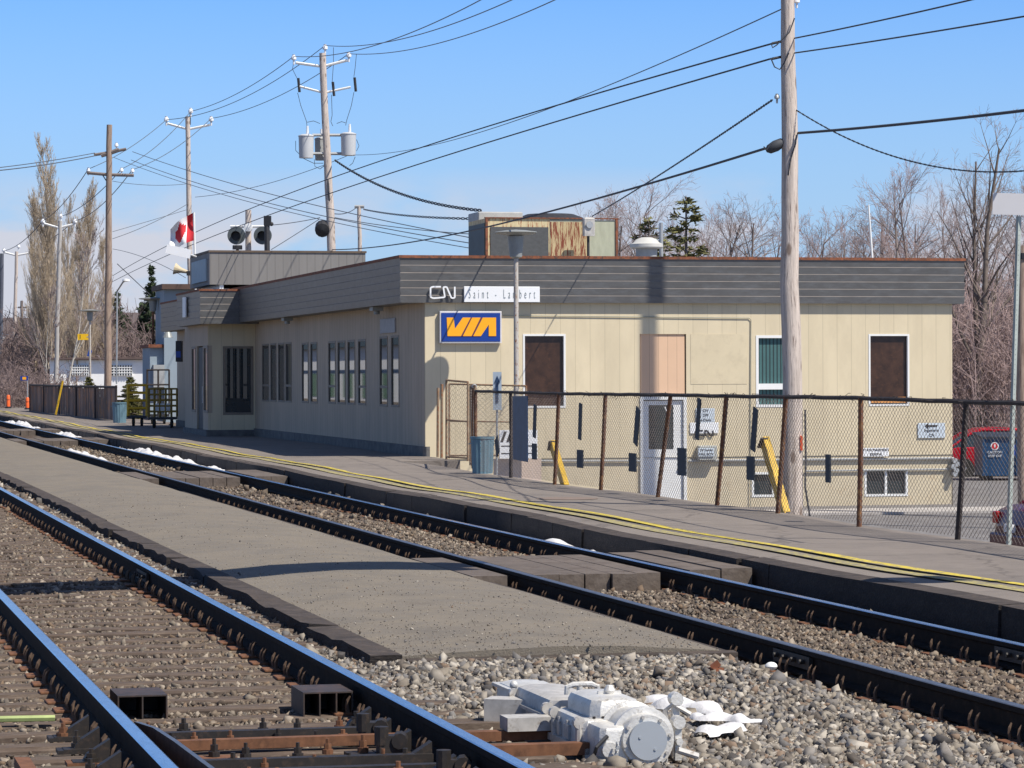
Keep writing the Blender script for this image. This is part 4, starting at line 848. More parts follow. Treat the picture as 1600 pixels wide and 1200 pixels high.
for (a, b), (c, d) in posts:
    pb_ = ont(c, d, TF); pt_ = ont(a, b, TF); pb_.z = min(pb_.z, ZP); tops.append((pt_, Vector((pb_.x, pb_.y, ZP - .1))))
    build('fence_post', MB().tube([Vector((pb_.x, pb_.y, ZP - .12)), pb_.lerp(pt_, .5) + Vector((.008, 0, 0)), pt_], .031, 8), fence_post if len(tops) not in (2, 8 + 1) else fence_rail, fence, world=True, smooth=True)
sT = [TS(p[0])[1] for p in tops]; zT = [p[0].z for p in tops]; order = sorted(range(len(sT)), key=lambda i: sT[i]); sS = [sT[i] for i in order]; zS = [zT[i] for i in order]
def ftop(u): s = sS[0] + u; return RF(TF - .0, s, float(np.interp(s, sS, zS)) )
def fbot(u): s = sS[0] + u; return RF(TF, s, ZP + .03)
LF = sS[-1] - sS[0]
build('top_rail', MB().tube([ftop(LF * k / 60) + Vector((0, 0, .004 * math.sin(k * 2.3))) for k in range(61)], .026, 6), fence_rail, fence, world=True)
chain_mesh('chain_link', fence, (LF, ftop), fbot, .10, .068, wire_m, .0026)
build('dry_tendrils', MB(), wire_m, fence) if False else None
V0, V1 = [], []
for k in range(150):
    u = random.uniform(0, LF); p = ftop(u); d = Vector((random.gauss(0, .05), random.gauss(0, .02), random.uniform(-.05, .06)))
    V0.append(p); V1.append(p + d); V0.append(p + d); V1.append(p + d + Vector((random.gauss(0, .03), 0, random.uniform(-.05, .02))))
iv = wm(fence).inverted(); V, F = segs_np([iv @ p for p in V0], [iv @ p for p in V1], np.full(len(V0), .004), np.full(len(V0), .003)); tag(link('wire_ends', mesh_np('wire_ends', V, F, [fence_rail]), fence), kind='stuff')
def patch(label, px0, py0, px1, py1, tilt=0.0):
    mb = MB(); c = ont((px0 + px1) / 2, (py0 + py1) / 2, TF - .045); sc = FPX / c.y
    W_ = (px1 - px0) / sc / .42; H_ = (py1 - py0) / sc; M = Matrix.Rotation(math.atan2(D.y, D.x), 3, 'Z') @ Matrix.Rotation(-tilt, 3, 'Y'); mb.obox(c, (W_, .018, H_), M)
    tag(build('fence_patch', mb, patchm), label, 'patch', 'dark patches hung on the chain link fence')
def patch2(label, a, b, w): # slanted strip: top and bottom pixel, width in pixels
    patch(label, (a[0] + b[0]) / 2 - w / 2, a[1], (a[0] + b[0]) / 2 + w / 2, b[1], math.atan2((a[0] - b[0]) / .42, b[1] - a[1]))
patch2('short dark strip leaning beside the trash can', (774, 683), (780, 711), 9)
patch2('tall narrow dark strip right of the blue sheet', (837, 632), (834, 684), 7)
patch('small dark square below the strip right of the blue sheet', 829, 693, 841, 718)
patch2('tall narrow dark strip between the second and third posts right of the blue sheet', (908, 630), (905, 687), 7)
patch('small dark square under the narrow strip, right of the left yellow beam', 899, 703, 914, 731)
patch2('leaning dark strip just left of the white and blue door', (999, 636), (991, 696), 9)
patch('dark square at the left foot of the blue part of the door', 980, 708, 997, 737)
patch2('leaning dark strip crossing the pale address sign', (1094, 622), (1088, 687), 7)
patch('dark square at the right edge of the white door', 1056, 700, 1075, 743)
patch2('leaning dark strip left of the blinds window', (1182, 637), (1175, 705), 9)
patch('dark square left of the right yellow beam', 1165, 713, 1181, 750)
patch2('blue grey curved strip right of the big wooden pole', (1294, 710), (1294, 754), 9)
# blue sheet tied on the fence
c0 = ont(801, 619, TF - .05); c1 = ont(824, 722, TF - .05); mb = MB(); s1_, s0_ = TS(c0)[1], TS(c1)[1]
mb.prism([RF(TF - .05, s0_, c1.z), RF(TF - .05, s1_, c1.z + .02), RF(TF - .05, s1_, c0.z), RF(TF - .05, s0_, c0.z + .01)], N * .015); tag(build('blue_sheet', mb, sheet_blue), 'dark blue upright sheet tied on the fence beside the lamp', 'sheet')
# gate and side fence near the corner of the building
gate = thing('gate_fence', 'rusty chain link gate and side fence between the station corner and the platform fence', 'gate', RF(13.2, 60, ZP), TH)
gp = [(690, 598, 716), (698, 594, 717), (731, 597, 725), (737, 603, 728), (742, 602, 690)]
GP = []
for px, t_, b_ in [(684, 606, 714), (690, 600, 716)]:
    q = onz(px, b_, ZP); build('gate_post', MB().tube([q, atY(px + .5, t_, q.y)], .03, 8), gate_m, gate, world=True, smooth=True)
def gate_panel(pl0, pl1, name='gate_panel', r=.024, mid=True):
    (ax, at_, ab), (bx_, bt, bb) = pl0, pl1; A0 = onz(ax, ab, ZP); A1 = atY(ax, at_, A0.y); B0 = onz(bx_, bb, ZP); B1_ = atY(bx_, bt, B0.y)
    mb = MB(); mb.tube([A0, A1], r, 6); mb.tube([B0, B1_], r, 6); mb.tube([A1, B1_], r * .9, 6); mb.tube([A0 + Vector((0, 0, .06)), B0 + Vector((0, 0, .06))], r * .8, 6)
    if mid: mb.tube([A0.lerp(A1, .5), B0.lerp(B1_, .5)], r * .7, 6)
    o = build(name, mb, gate_m, gate, world=True); Lg = (B0 - A0).length
    ch = chain_mesh('gate_mesh', gate, (Lg, lambda u: A1.lerp(B1_, u / Lg)), lambda u: A0.lerp(B0, u / Lg), .12, .10, wire_m, .0025)
    return o
gate_panel((697.5, 594, 718), (731, 597, 720.5)); gate_panel((735, 604, 727), (742, 603, 734), mid=False)
gq = onz(740, 732, ZP); build('gate_post', MB().tube([gq, atY(741, 606, gq.y)], .042, 10), fence_post, gate, world=True, smooth=True)
tp = atY(741, 604, gq.y); build('post_cap', MB().sph(tp, .05, 6), steel, gate, world=True, smooth=True)
gate_panel((702, 600, 716), (822, 603, 716.5), name='back_panel', r=.022)
# leaning yellow beams behind the fence
def beam(label, top, bot, w, t):
    a, b = ont(*top, t), ont(*bot, t); d = (b - a).normalized(); M = Matrix((N.cross(d).normalized(), N, d)).transposed(); r_ = thing('yellow_beam', label, 'beam', (b.x, b.y, min(b.z, ZP) - .1), 0, 'yellow leaning beams')
    mb = MB(); L_ = (b - a).length + .1; c = (a + b) / 2; mb.obox(c, (w, .012, L_), M)
    for sg in (-1, 1): mb.obox(c + M @ Vector((sg * (w / 2 - .006), .04, 0)), (.012, .08, L_), M)
    build('channel', mb, yellow_p, r_, world=True); mb = MB(); mb.obox(a - d * .01, (w + .02, .1, .02), M); build('end_cap', mb, fence_rail, r_, world=True)
beam('left yellow leaning steel beam behind the third fence post', (861, 697), (880, 760), .17, TF + .12)
beam('right yellow leaning steel beam at the foot of the big wooden pole', (1192, 693), (1222, 801), .16, TF + .12)
# narrow arrow sign near the fence corner
q = onz(776, 742, ZP); sg_ = thing('narrow_sign', 'narrow blue grey sign on a thin post behind the trash can', 'sign', q, 0)
build('post', MB().tube([q, atY(777, 590, q.y)], .02, 6), steel, sg_, world=True); c = atY(777, 611, q.y); build('panel', MB().obox(c - Vector((0, .03, 0)), (.15, .01, .67)), mat('sign_back', (.36, .43, .5), .5), sg_, world=True)
mb = MB(); z0 = c.z - .2; mb.prism([(c.x - .02, c.y - .05, z0), (c.x + .02, c.y - .05, z0), (c.x + .02, c.y - .05, z0 + .35), (c.x + .05, c.y - .05, z0 + .35), (c.x, c.y - .05, z0 + .47), (c.x - .05, c.y - .05, z0 + .35), (c.x - .02, c.y - .05, z0 + .35)], (0, .012, 0)); build('arrow', mb, sheet_blue, sg_, world=True)
# drain lid on the platform
q = onz(886, 781, ZP); mb = MB(); mb.lathe([(0, 0), (.42, 0), (.44, .006), (.38, .012), (0, .012)], (q.x, q.y, pz(TS(q)[1]) + .006), 24); tag(build('manhole_cover', mb, mat('rust_lid', (.2, .15, .12), .8)), 'flat round manhole cover in the platform', 'manhole cover')
# ================================================================== utility poles
POLES = {}
def upole(key, label, top, bot, Y, r0, r1, m=woodpole, zb_=-1.3, group=None):
    a, b = atY(*top, Y), atY(*bot, Y); d = (a - b); b2 = b + d * ((zb_ - b.z) / d.z)
    r = thing('utility_pole', label, 'utility pole', b2, 0, group); n = 14; rr = random.Random(key)
    pts = [b2.lerp(a, k / n) + Vector((rr.gauss(0, .012), rr.gauss(0, .01), 0)) * (1 if 0 < k < n else 0) for k in range(n + 1)]
    build('pole', MB().tube(pts, [(r0 + (r1 - r0) * k / n) * rr.uniform(.97, 1.03) for k in range(n + 1)], 14), m, r, world=True, smooth=True)
    POLES[key] = (r, Y); return r
def wpt(key, px, py): return atY(px, py, POLES[key][1])
def ins(root, p, r=.09, hgt=.2, m=porcelain): build('insulator', MB().lathe([(r * .35, -hgt), (r * .4, -hgt * .2), (r, -hgt * .1), (r * .95, hgt * .35), (r * .5, hgt * .6), (r * .6, hgt * .75), (0, hgt * .8)], p, 10), m, root, world=True, smooth=True)
def arm(root, key, pts, r=.05, m=white_p, name='crossarm'): build(name, MB().tube([wpt(key, *p) for p in pts], r, 6), m, root, world=True)
p1 = upole(1, 'big weathered wooden pole standing behind the platform fence', (1229, -60), (1240, 806), 39.9, .152, .085)
mb = MB(); c = wpt(1, 1251, 692); mb.obox(c + Vector((-.0, -.10, 0)), (.03, .05, .19)); build('orange_mark', mb, mat('orange_red_tag', (.75, .09, .02), .6), p1, world=True)
mb = MB(); mb.tube([wpt(1, 1255, 640) + Vector((.02, -.05, 0)), wpt(1, 1256, 720) + Vector((.02, -.05, 0)), wpt(1, 1257, 760) + Vector((.0, -.08, 0)), wpt(1, 1262, 806) + Vector((.02, -.08, 0))], .014, 5); build('ground_wire', mb, cable_m, p1, world=True)
build('cable_splice', MB().lathe([(.02, -.14), (.06, -.1), (.075, 0), (.06, .1), (.02, .14)], wpt(1, 1212, 228) + Vector((0, 0, 0)), 10, Matrix.Rotation(R_(62), 3, 'Y')), cable_m, p1, world=True, smooth=True)
ins(p1, wpt(1, 1214, 153), .035, .07, steel); ins(p1, wpt(1, 1245, 3), .04, .08)
for a in ((1206, 68), (1206, 92)): build('bracket', MB().tube([wpt(1, *a), wpt(1, a[0] + 18, a[1] - 4)], .018, 5), darkm, p1, world=True)
for k, pts in enumerate(([(1204, 70), (1206, 76), (1212, 72), (1220, 64), (1232, 52), (1240, 30)], [(1203, 92), (1209, 106), (1217, 110), (1224, 100), (1231, 84)], [(1243, 212), (1242, 225), (1234, 250), (1230, 275)], [(1192, 230), (1197, 235), (1204, 226)])):
    build('jumper_wire', MB().tube([wpt(1, *q) + Vector((0, -.12, 0)) for q in pts], .009, 5), cable_m, p1, world=True)
p2 = upole(2, 'tall wooden pole carrying three grey transformers behind the station roof', (504, 83), (522, 470), 118, .20, .125, zb_=-.4)
arm(p2, 2, [(462, 98), (504, 104), (543, 94)], .055); arm(p2, 2, [(468, 135), (506, 145), (548, 136)], .045)
for q in ((459, 92), (508, 76), (545, 88)): ins(p2, wpt(2, *q), .10, .22)
build('pin', MB().tube([wpt(2, 508, 78), wpt(2, 508, 92)], .03, 5), darkm, p2, world=True)
for q in ((466, 133), (520, 139), (554, 132)): build('fuse_cutout', MB().tube([wpt(2, q[0], q[1] - 11), wpt(2, q[0] + 2, q[1] + 11)], .055, 6), darkm, p2, world=True)
def transformer(px0, px1, py0, py1, m, dy=0):
    c0 = wpt(2, (px0 + px1) / 2, py1); c1 = wpt(2, (px0 + px1) / 2, py0); R1 = (px1 - px0) / 2 / FPX * 118; H_ = c1.z - c0.z; c0.y += dy
    tr = build('transformer', MB().lathe([(R1 * .88, 0), (R1 * .9, H_ * .1), (R1 * .95, H_ * .92), (R1, H_ * .93), (R1, H_ * .97), (R1 * .6, H_ * 1.03), (0, H_ * 1.05)], c0, 24), m, p2, world=True, smooth=True)
    build('bushing', MB().cyl(c0 + Vector((.05, 0, H_)), c0 + Vector((.05, 0, H_ + .35)), .06, .04, 8), porcelain, tr, world=True)
    return tr
trm = mat('transformer_grey', (.52, .53, .54), .5, var=.05)
transformer(466, 491, 211, 247, trm); transformer(532, 557, 208, 243, trm); transformer(490, 508, 214, 249, greym, .55)
for y_ in (211, 240): build('bracket', MB().tube([wpt(2, 488, y_), wpt(2, 536, y_)], .06, 5), steel, p2, world=True)
for pts in ([(459, 97), (457, 108), (464, 122)], [(465, 145), (470, 165), (479, 190), (480, 200)], [(521, 74), (521, 100), (519, 128)], [(518, 148), (519, 180), (517, 190), (520, 197)], [(557, 84), (555, 105), (553, 120)], [(553, 144), (549, 165), (542, 187), (540, 196)], [(480, 191), (490, 189), (500, 193)], [(526, 193), (534, 190), (540, 192)], [(462, 220), (462, 235), (475, 248), (490, 255), (505, 255)], [(557, 218), (561, 228), (557, 236)], [(555, 245), (551, 255), (546, 259)], [(491, 249), (492, 260), (500, 264), (508, 258)]):
    build('jumper_wire', MB().tube([wpt(2, *q) for q in pts], .014, 4), cable_m, p2, world=True)
c = wpt(2, 504, 357); build('floodlight', MB().lathe([(.05, -.3), (.28, -.25), (.3, .15), (.2, .3), (0, .3)], c, 12, Matrix.Rotation(R_(-70), 3, 'X')), darkm, p2, world=True); build('cable', MB().tube([wpt(2, 511, 250), wpt(2, 514, 300) + Vector((0, -.2, 0)), wpt(2, 517, 340), wpt(2, 515, 390)], .035, 5), cable_m, p2, world=True)
p3 = upole(3, 'wooden pole with a white V-shaped crossarm behind the flag', (293, 182), (298, 470), 150, .155, .115, zb_=-.4)
arm(p3, 3, [(262, 193), (294, 202), (328, 195)], .06)
for q in ((260, 188), (298, 175), (330, 188)): ins(p3, wpt(3, *q), .12, .26)
build('pin', MB().tube([wpt(3, 297, 176), wpt(3, 297, 195)], .035, 5), darkm, p3, world=True)
p4 = upole(4, 'brown wooden pole with two horizontal crossarms, tallest at the left', (171, 195), (168, 606), 141, .175, .13, woodbrown, zb_=-.4)
arm(p4, 4, [(147, 242), (172, 238), (197, 233)], .07, bark); arm(p4, 4, [(158, 243), (172, 239), (186, 234)], .10, bark); arm(p4, 4, [(136, 270), (170, 273), (209, 274)], .075, bark)
for q in ((138, 267), (190, 267), (207, 268), (182, 228)): ins(p4, wpt(4, *q), .09, .2)
build('brace', MB().tube([wpt(4, 160, 273), wpt(4, 171, 290)], .03, 4), darkm, p4, world=True)
p5 = upole(5, 'pale grey pole with a V-shaped crossarm in front of the poplars', (94, 345), (87, 606), 190, .15, .12, lamp_pole if False else mat('pale_pole', (.40, .38, .36), .85, var=.1), zb_=-.4)
arm(p5, 5, [(68, 349), (92, 356), (116, 350)], .07)
for q in ((67, 347), (95, 339), (117, 347)): ins(p5, wpt(5, *q), .13, .28)
p6 = upole(6, 'distant grey pole with a V-shaped crossarm near the left edge', (26, 393), (22, 540), 250, .16, .13, woodpole, zb_=-.4)
arm(p6, 6, [(6, 394), (25, 399), (48, 395)], .08)
for q in ((6, 392), (29, 386), (48, 392)): ins(p6, wpt(6, *q), .15, .3)
p7 = upole(7, 'dark bluish pole cut by the left edge of the photo', (3, 396), (1, 560), 235, .17, .15, mat('dark_pole', (.09, .10, .13), .8), zb_=-.4)
p8 = upole(8, 'thin distant pole with small insulators, right of the transformer pole', (561, 322), (563, 440), 160, .13, .10, zb_=-.4)
arm(p8, 8, [(554, 323), (569, 323)], .09, steel)
pA = upole(9, 'short dark distant pole at far left in the brush', (34, 470), (34, 560), 260, .14, .12, bark, zb_=-.4); arm(pA, 9, [(28, 480), (42, 480)], .06, bark)
# brown round post and perforated sign post at the right edge
q = atY(1597, 384, 58); po = thing('round_post', 'brown round post with a dark band at the right edge', 'post', (q.x, q.y, ZG), 0); build('pole', MB().tube([(0, 0, 0), (-.02, 0, 3), (0, 0, q.z - ZG)], [.10, .10, .085], 10), woodbrown, po, smooth=True)
build('band', MB().cyl((0, 0, q.z - ZG - .26), (0, 0, q.z - ZG - .14), .12, n=10), blackm, po)
q0 = ont(1576, 851, 12.2); a = atY(1592, 338, q0.y - .1); sp_ = thing('street_sign', 'blank pale sign on a leaning perforated steel post at the right edge', 'sign', q0, 0)
mb = MB(); d = (a - q0).normalized(); Mz = d.to_track_quat('Z', 'Y').to_matrix(); mb.obox((q0 + a) / 2, (.052, .028, (a - q0).length), Mz); build('post', mb, mat('post_green_grey', (.36, .40, .37), .6, var=.15, scale=8), sp_, world=True)
mb = MB(); k = 0.12
while k < (a - q0).length - .1: c = q0 + d * k; mb.cyl(c + Vector((0, -.0146, 0)), c + Vector((0, -.0165, 0)), .008, n=6); k += .0508
build('post_holes', mb, darkm, sp_, world=True)
c = atY(1597, 319, q0.y - .15); mb = MB(); mb.obox(c + Vector((-.07, 0, 0)), (.46, .006, .22), Matrix.Rotation(.03, 3, 'Y')); build('sign_panel', mb, mat('dull_white', (.62, .61, .62), .6, var=.03), sp_, world=True)
# ================================================================== wires
def wire(label, A, B, mid=None, r=.012, m=cable_m, n=40, cat='overhead wire', grp='overhead wires', twist=0, sag=0):
    (pa, Ya), (pb, Yb) = A, B; a, b = atY(*pa, Ya), atY(*pb, Yb); k = sag
    if mid:
        lo, hi = 0.0, 1.0
        for _ in range(40):
            u = (lo + hi) / 2; q = a.lerp(b, u); x = CX + FPX * q.x / q.y
            if (x < mid[0]) == (pa[0] < pb[0]): lo = u
            else: hi = u
        q = a.lerp(b, u); zz = atY(*mid, q.y).z; k = (q.z - zz) / (4 * u * (1 - u))
    pts = [a.lerp(b, i / n) - Vector((0, 0, k * 4 * (i / n) * (1 - i / n))) for i in range(n + 1)]
    mb = MB()
    if twist:
        N2 = n * 6; 
        for ph in (0, math.pi):
            tp_ = []
            for i in range(N2 + 1):
                u = i / N2; q = a.lerp(b, u) - Vector((0, 0, k * 4 * u * (1 - u))); g_ = u * twist * 6.28 + ph; tp_.append(q + Vector((0, math.cos(g_), math.sin(g_))) * r * .9)
            mb.tube(tp_, r * .6, 4)
    else: mb.tube(pts, r, 5)
    o = build('overhead_wire', mb, m); tag(o, label, cat, grp); return o
Y1, Y2, Y3, Y4, Y5, Y6, Y8 = 39.9, 118, 150, 141, 190, 250, 160
wire('thin wire from top left of the big pole down to the transformers', ((1222, 14), Y1), ((552, 242), Y2), (800, 191), .009, copper_m)
wire('upper of two parallel dark wires sloping left from the big pole', ((1207, 68), Y1), ((176, 431), Y4), (565, 262), .0125)
wire('lower of two parallel dark wires sloping left from the big pole', ((1204, 92), Y1), ((176, 440), Y4), (565, 286), .0125)
wire('thick black cable from the splice on the big pole down over the air unit', ((1196, 232), Y1), ((519, 390), Y2), (850, 333), .018)
wire('twisted service drop from the big pole to the roof of the station', ((1207, 156), Y1), ((925, 338), 78), (1040, 268), .014, twist=70)
wire('upper dark wire from the big pole to the top right', ((1240, 60), Y1), ((1700, -45), 30), (1400, 27), .010)
wire('second dark wire from the big pole to the right edge', ((1240, 83), Y1), ((1700, 8), 30), (1420, 56), .010)
wire('thickest black cable from the big pole to the right edge', ((1246, 208), Y1), ((1700, 160), 30), (1420, 193), .018)
wire('twisted cable sagging from the big pole to the right edge', ((1238, 168), Y1), ((1700, 250), 36), (1400, 245), .010, twist=90)
wire('straight wire of the upper trio leaving the transformer pole to the top right', ((459, 88), Y2), ((760, -5), 70), (600, 67), .014, copper_m)
wire('middle wire of the upper trio leaving the transformer pole to the top right', ((508, 71), Y2), ((810, -5), 70), (620, 63), .014, copper_m)
wire('lowest wire of the upper trio leaving the transformer pole to the top right', ((545, 84), Y2), ((875, -4), 70), (700, 64), .014, copper_m)
wire('upper line between the V-crossarm pole and the transformer pole', ((459, 88), Y2), ((298, 174), Y3), (380, 142), .015, copper_m)
wire('second line between the V-crossarm pole and the transformer pole', ((508, 71), Y2), ((260, 187), Y3), (400, 144), .015, copper_m)
wire('third line between the V-crossarm pole and the transformer pole', ((545, 84), Y2), ((330, 185), Y3), (420, 158), .015, copper_m)
wire('left line between the V-crossarm pole and the brown pole', ((260, 187), Y3), ((138, 264), Y4), (205, 230), .016, copper_m)
wire('middle line between the V-crossarm pole and the brown pole', ((298, 174), Y3), ((190, 264), Y4), (245, 229), .016, copper_m)
wire('right line between the V-crossarm pole and the brown pole', ((330, 185), Y3), ((207, 265), Y4), (265, 238), .016, copper_m)
wire('left line between the brown pole and the pale grey pole', ((138, 264), Y4), ((67, 345), Y5), (104, 313), .02, copper_m)
wire('middle line between the brown pole and the pale grey pole', ((190, 264), Y4), ((95, 338), Y5), (140, 314), .02, copper_m)
wire('right line between the brown pole and the pale grey pole', ((207, 265), Y4), ((117, 345), Y5), (160, 320), .02, copper_m)
wire('left line between the pale grey pole and the distant grey pole', ((67, 345), Y5), ((6, 392), Y6), (35, 378), .025, copper_m)
wire('right line between the pale grey pole and the distant grey pole', ((117, 345), Y5), ((48, 392), Y6), (80, 374), .025, copper_m)
wire('upper wire from the brown pole crossarm to the left edge', ((148, 239), Y4), ((-30, 265), 120), (60, 254), .018, copper_m)
wire('lower wire from the brown pole crossarm to the left edge', ((150, 243), Y4), ((-30, 269), 120), (60, 259), .022, copper_m)
wire('top one of three wires from the brown pole sloping right behind the poles', ((207, 237), Y4), ((754, 375), 82), (400, 297), .014, copper_m)
wire('middle one of three wires from the brown pole sloping right behind the poles', ((205, 250), Y4), ((754, 383), 82), (400, 312), .014, copper_m)
wire('bottom one of three wires from the brown pole sloping right behind the poles', ((178, 246), Y4), ((754, 391), 82), (400, 318), .012, copper_m)
wire('thin neutral wire between the V-crossarm pole and the transformer pole', ((546, 242), Y2), ((305, 308), Y3), (400, 292), .012, copper_m)
wire('twisted service cable from the transformers to the rooftop air unit', ((523, 250), Y2), ((752, 329), 82), (625, 302), .035, twist=26)
wire('twisted cable from the thin distant pole to the air unit', ((568, 327), Y8), ((752, 342), 82), (650, 338), .03, twist=20)
wire('slack dark wire from the transformer pole to the thin distant pole', ((518, 333), Y2), ((556, 325), Y8), (537, 334), .02)
wire('long low wire from the floodlight pole past the thin distant pole to the roof', ((523, 340), Y2), ((740, 366), 100), (620, 355), .015, copper_m)
wire('thin wire from the brown pole to the V-crossarm pole, sagging', ((176, 283), Y4), ((294, 287), Y3), (230, 289), .012, copper_m)
wire('low wire crossing behind the flag to the brown pole', ((294, 318), Y3), ((176, 373), Y4), (235, 350), .014, copper_m)
wire('lower wire crossing behind the flag to the brown pole', ((294, 327), Y3), ((176, 362), Y4), (235, 345), .012, copper_m)
wire('guy wire running down from the brown pole to the spruce', ((183, 412), Y4), ((236, 462), Y4), (210, 437), .02)
wire('thin wire from the brown pole to the roof of the blue grey building', ((176, 389), Y4), ((290, 434), 125), (230, 404), .012, copper_m)
wire('wire from the black post to the floodlight on the transformer pole', ((421, 352), 112), ((500, 340), Y2), (450, 349), .014)
wire('wire from behind the roof box up to the transformer pole', ((424, 390), 112), ((498, 343), Y2), (460, 368), .014)
# ================================================================== crossing lights, black post, flag, box, horn on roof
cl = thing('crossing_signal', 'pair of round dark railway signal lamps on a wooden post behind the roof box', 'signal', atY(388, 470, 112) * 1.0, 0); WM[cl.name] = Matrix.Translation(cl.location)
build('post', MB().tube([atY(388, 470, 112), atY(388, 328, 112)], .11, 10), woodpole, cl, world=True); build('crossbar', MB().tube([atY(360, 354, 112), atY(418, 354, 112)], .05, 6), white_p, cl, world=True)
build('hub', MB().lathe([(0, -.1), (.16, -.08), (.16, .08), (0, .1)], atY(388, 355, 111.8), 14, Matrix.Rotation(R_(90), 3, 'X')), white_p, cl, world=True)
for px in (369.5, 410.5):
    c = atY(px, 368, 111.7); dsc = build('signal_disc', MB().lathe([(0, 0), (.33, 0), (.33, .03), (0, .03)], c, 28, Matrix.Rotation(R_(90), 3, 'X')), MATS.get('disc_grey') or mat('disc_grey', (.085, .10, .105), .6), cl, world=True)
    mb = MB(); n = 14; vs = []
    for j, (dy, rr) in enumerate(((-.04, .17), (-.38, .17))):
        for k in range(n + 1): an = math.pi * (1.25 - 1.5 * k / n) - .35; vs.append(c + Vector((math.cos(an) * rr, dy, math.sin(an) * rr - .02)))
    mb.add(vs, [(k, k + 1, n + 2 + k, n + 1 + k) for k in range(n)]); build('hood', mb, blackm, dsc, world=True); build('lens', MB().cyl(c + Vector((0, -.04, -.02)), c + Vector((0, -.06, -.02)), .17, n=18), blackm, dsc, world=True)
q = atY(418, 470, 110); bp = thing('black_post', 'black post with cable fittings right of the signal lamps', 'post', q, 0); build('pole', MB().tube([q, atY(417, 338, 110)], .10, 8), darkm, bp, world=True); build('head', MB().obox(atY(418, 345, 110), (.26, .2, .35)), blackm, bp, world=True); build('insulator', MB().sph(atY(424, 350, 110), .08, 5), darkm, bp, world=True)
fp = thing('flag_pole', 'white flagpole carrying a Canadian flag beside the roof box', 'flagpole', atY(306, 470, 100), 0); build('pole', MB().tube([atY(306, 470, 100), atY(303, 332, 100)], .035, 8), white_p, fp, world=True)
def fpnt(u, v):   # the limp flag, hanging to the left of its pole
    x = 303 - 38 * u; y = 332 + 44 * v + 16 * u * (1 - .35 * v) + 10 * u * u; c = atY(x, y, 100); c.y += .22 * math.sin(u * 8 + v * 2.2) * u + .1 * math.sin(v * 5); return c
fl = []
mbR, mbW, mbL = MB(), MB(), MB(); nu, nv = 24, 14
for i in range(nu):
    for j in range(nv):
        u0, u1, v0, v1 = i / nu, (i + 1) / nu, j / nv, (j + 1) / nv; um, vm = (u0 + u1) / 2, (v0 + v1) / 2
        dx_, dy_ = um - .56, vm - .48; leaf = abs(dx_) < .23 and abs(dy_) < .38 and (abs(dx_) * 1.5 + abs(dy_) < .42 or -.16 < dy_ < .06)
        mb = mbL if leaf else mbR if um < .30 else mbW; mb.quad(fpnt(u0, v0), fpnt(u1, v0), fpnt(u1, v1), fpnt(u0, v1))
fw = build('flag', mbW, white_c, fp, world=True); build('red_band', mbR, red_p, fw, world=True); build('maple_leaf', mbL, red_p, fw, world=True)
bx_ = thing('white_box_light', 'tilted white box light reaching out left of the roof box', 'light', atY(300, 398, 89), 0); Mb = Matrix.Rotation(.23, 3, 'Y'); build('case', MB().obox(atY(279, 393, 89), (.72, .12, .26), Mb), mat('bright_white_case', (.9, .9, .9), .4, var=.01), bx_, world=True); build('arm', MB().tube([atY(295, 397, 89), atY(306, 401, 91)], .03, 6), white_p, bx_, world=True)
hn = thing('wall_horn', 'small cream loudspeaker with dark mouth on the left of the roof box', 'loudspeaker', atY(300, 430, 96), 0); build('horn', MB().lathe([(.05, 0), (.09, .25), (.19, .42), (.17, .42), (.04, .1)], atY(293, 425, 96), 14, Matrix.Rotation(R_(-75), 3, 'Y')), mat('horn_cream', (.55, .47, .32), .6), hn, world=True); build('bracket', MB().obox(atY(298, 427, 96), (.25, .12, .14)), darkm, hn, world=True)
# ================================================================== point machine and switch gear
PMO = RF(4.035, 14.55, -.245); pmx = thing('point_machine', 'silver painted electric switch machine standing on timbers in the ballast', 'switch machine', PMO, TH); pmx.scale = (.86, .92, .86)
def P_(name, mb, m=silver, par=pmx, smooth=True): return build(name, mb, m, par, smooth=smooth)
b = MB(); b.bev(-.20, .17, .30, .95, .10, .26, .03); b.box(-.23, .20, .28, .97, .07, .11); P_('gear_housing', b)
b = MB(); b.bev(-.13, .17, .34, .92, .25, .375, .05); P_('cover', b)
b = MB(); b.box(-.14, .18, .33, .93, .245, .262); P_('cover_flange', b, silver2)
b = MB(); b.bev(-.19, .15, 1.05, 1.95, .09, .30, .05); b.box(-.22, .18, 1.03, 1.97, .18, .20); P_('motor_cover', b, silver2)
b = MB(); b.bev(-.15, .16, 2.15, 2.6, .05, .26, .05); b.box(-.17, .18, 2.13, 2.62, .22, .24); b.sph((-.14, 2.14, .27), .03, 5); P_('junction_box', b)
b = MB(); RX = Matrix.Rotation(R_(90), 3, 'X')
b.lathe([(.0, -.36), (.19, -.36), (.19, -.30), (.165, -.29), (.165, -.10), (.185, -.09), (.185, -.06), (.15, -.055), (.15, .0), (.145, .02), (0, .02)], (.10, .02, .17), 32, RX)
dr = P_('drum', b)
b = MB(); b.cyl((.10, -.0, .17), (.10, -.022, .17), .112, n=32); b.cyl((.05, -.02, .19), (.05, -.027, .19), .008, n=8); b.cyl((.14, -.02, .12), (.14, -.027, .12), .008, n=8); dp = P_('drum_plate', b, mat('silver_plate', (.38, .41, .44), .5, .2, var=.05), dr)
b = MB()
for k in range(8): an = k * math.pi / 4 + .2; b.cyl((.10 + .138 * math.cos(an), .03, .17 + .135 * math.sin(an)), (.10 + .138 * math.cos(an), -.012, .17 + .135 * math.sin(an)), .011, n=6)
P_('bolts', b, silver2, dr, False)
b = MB(); b.bev(-.17, .02, .02, .35, .05, .25, .03); b.cyl((-.12, .0, .12), (-.12, .34, .12), .045, n=14); b.box(-.2, .3, .25, .30, .0, .1); P_('gearbox', b)
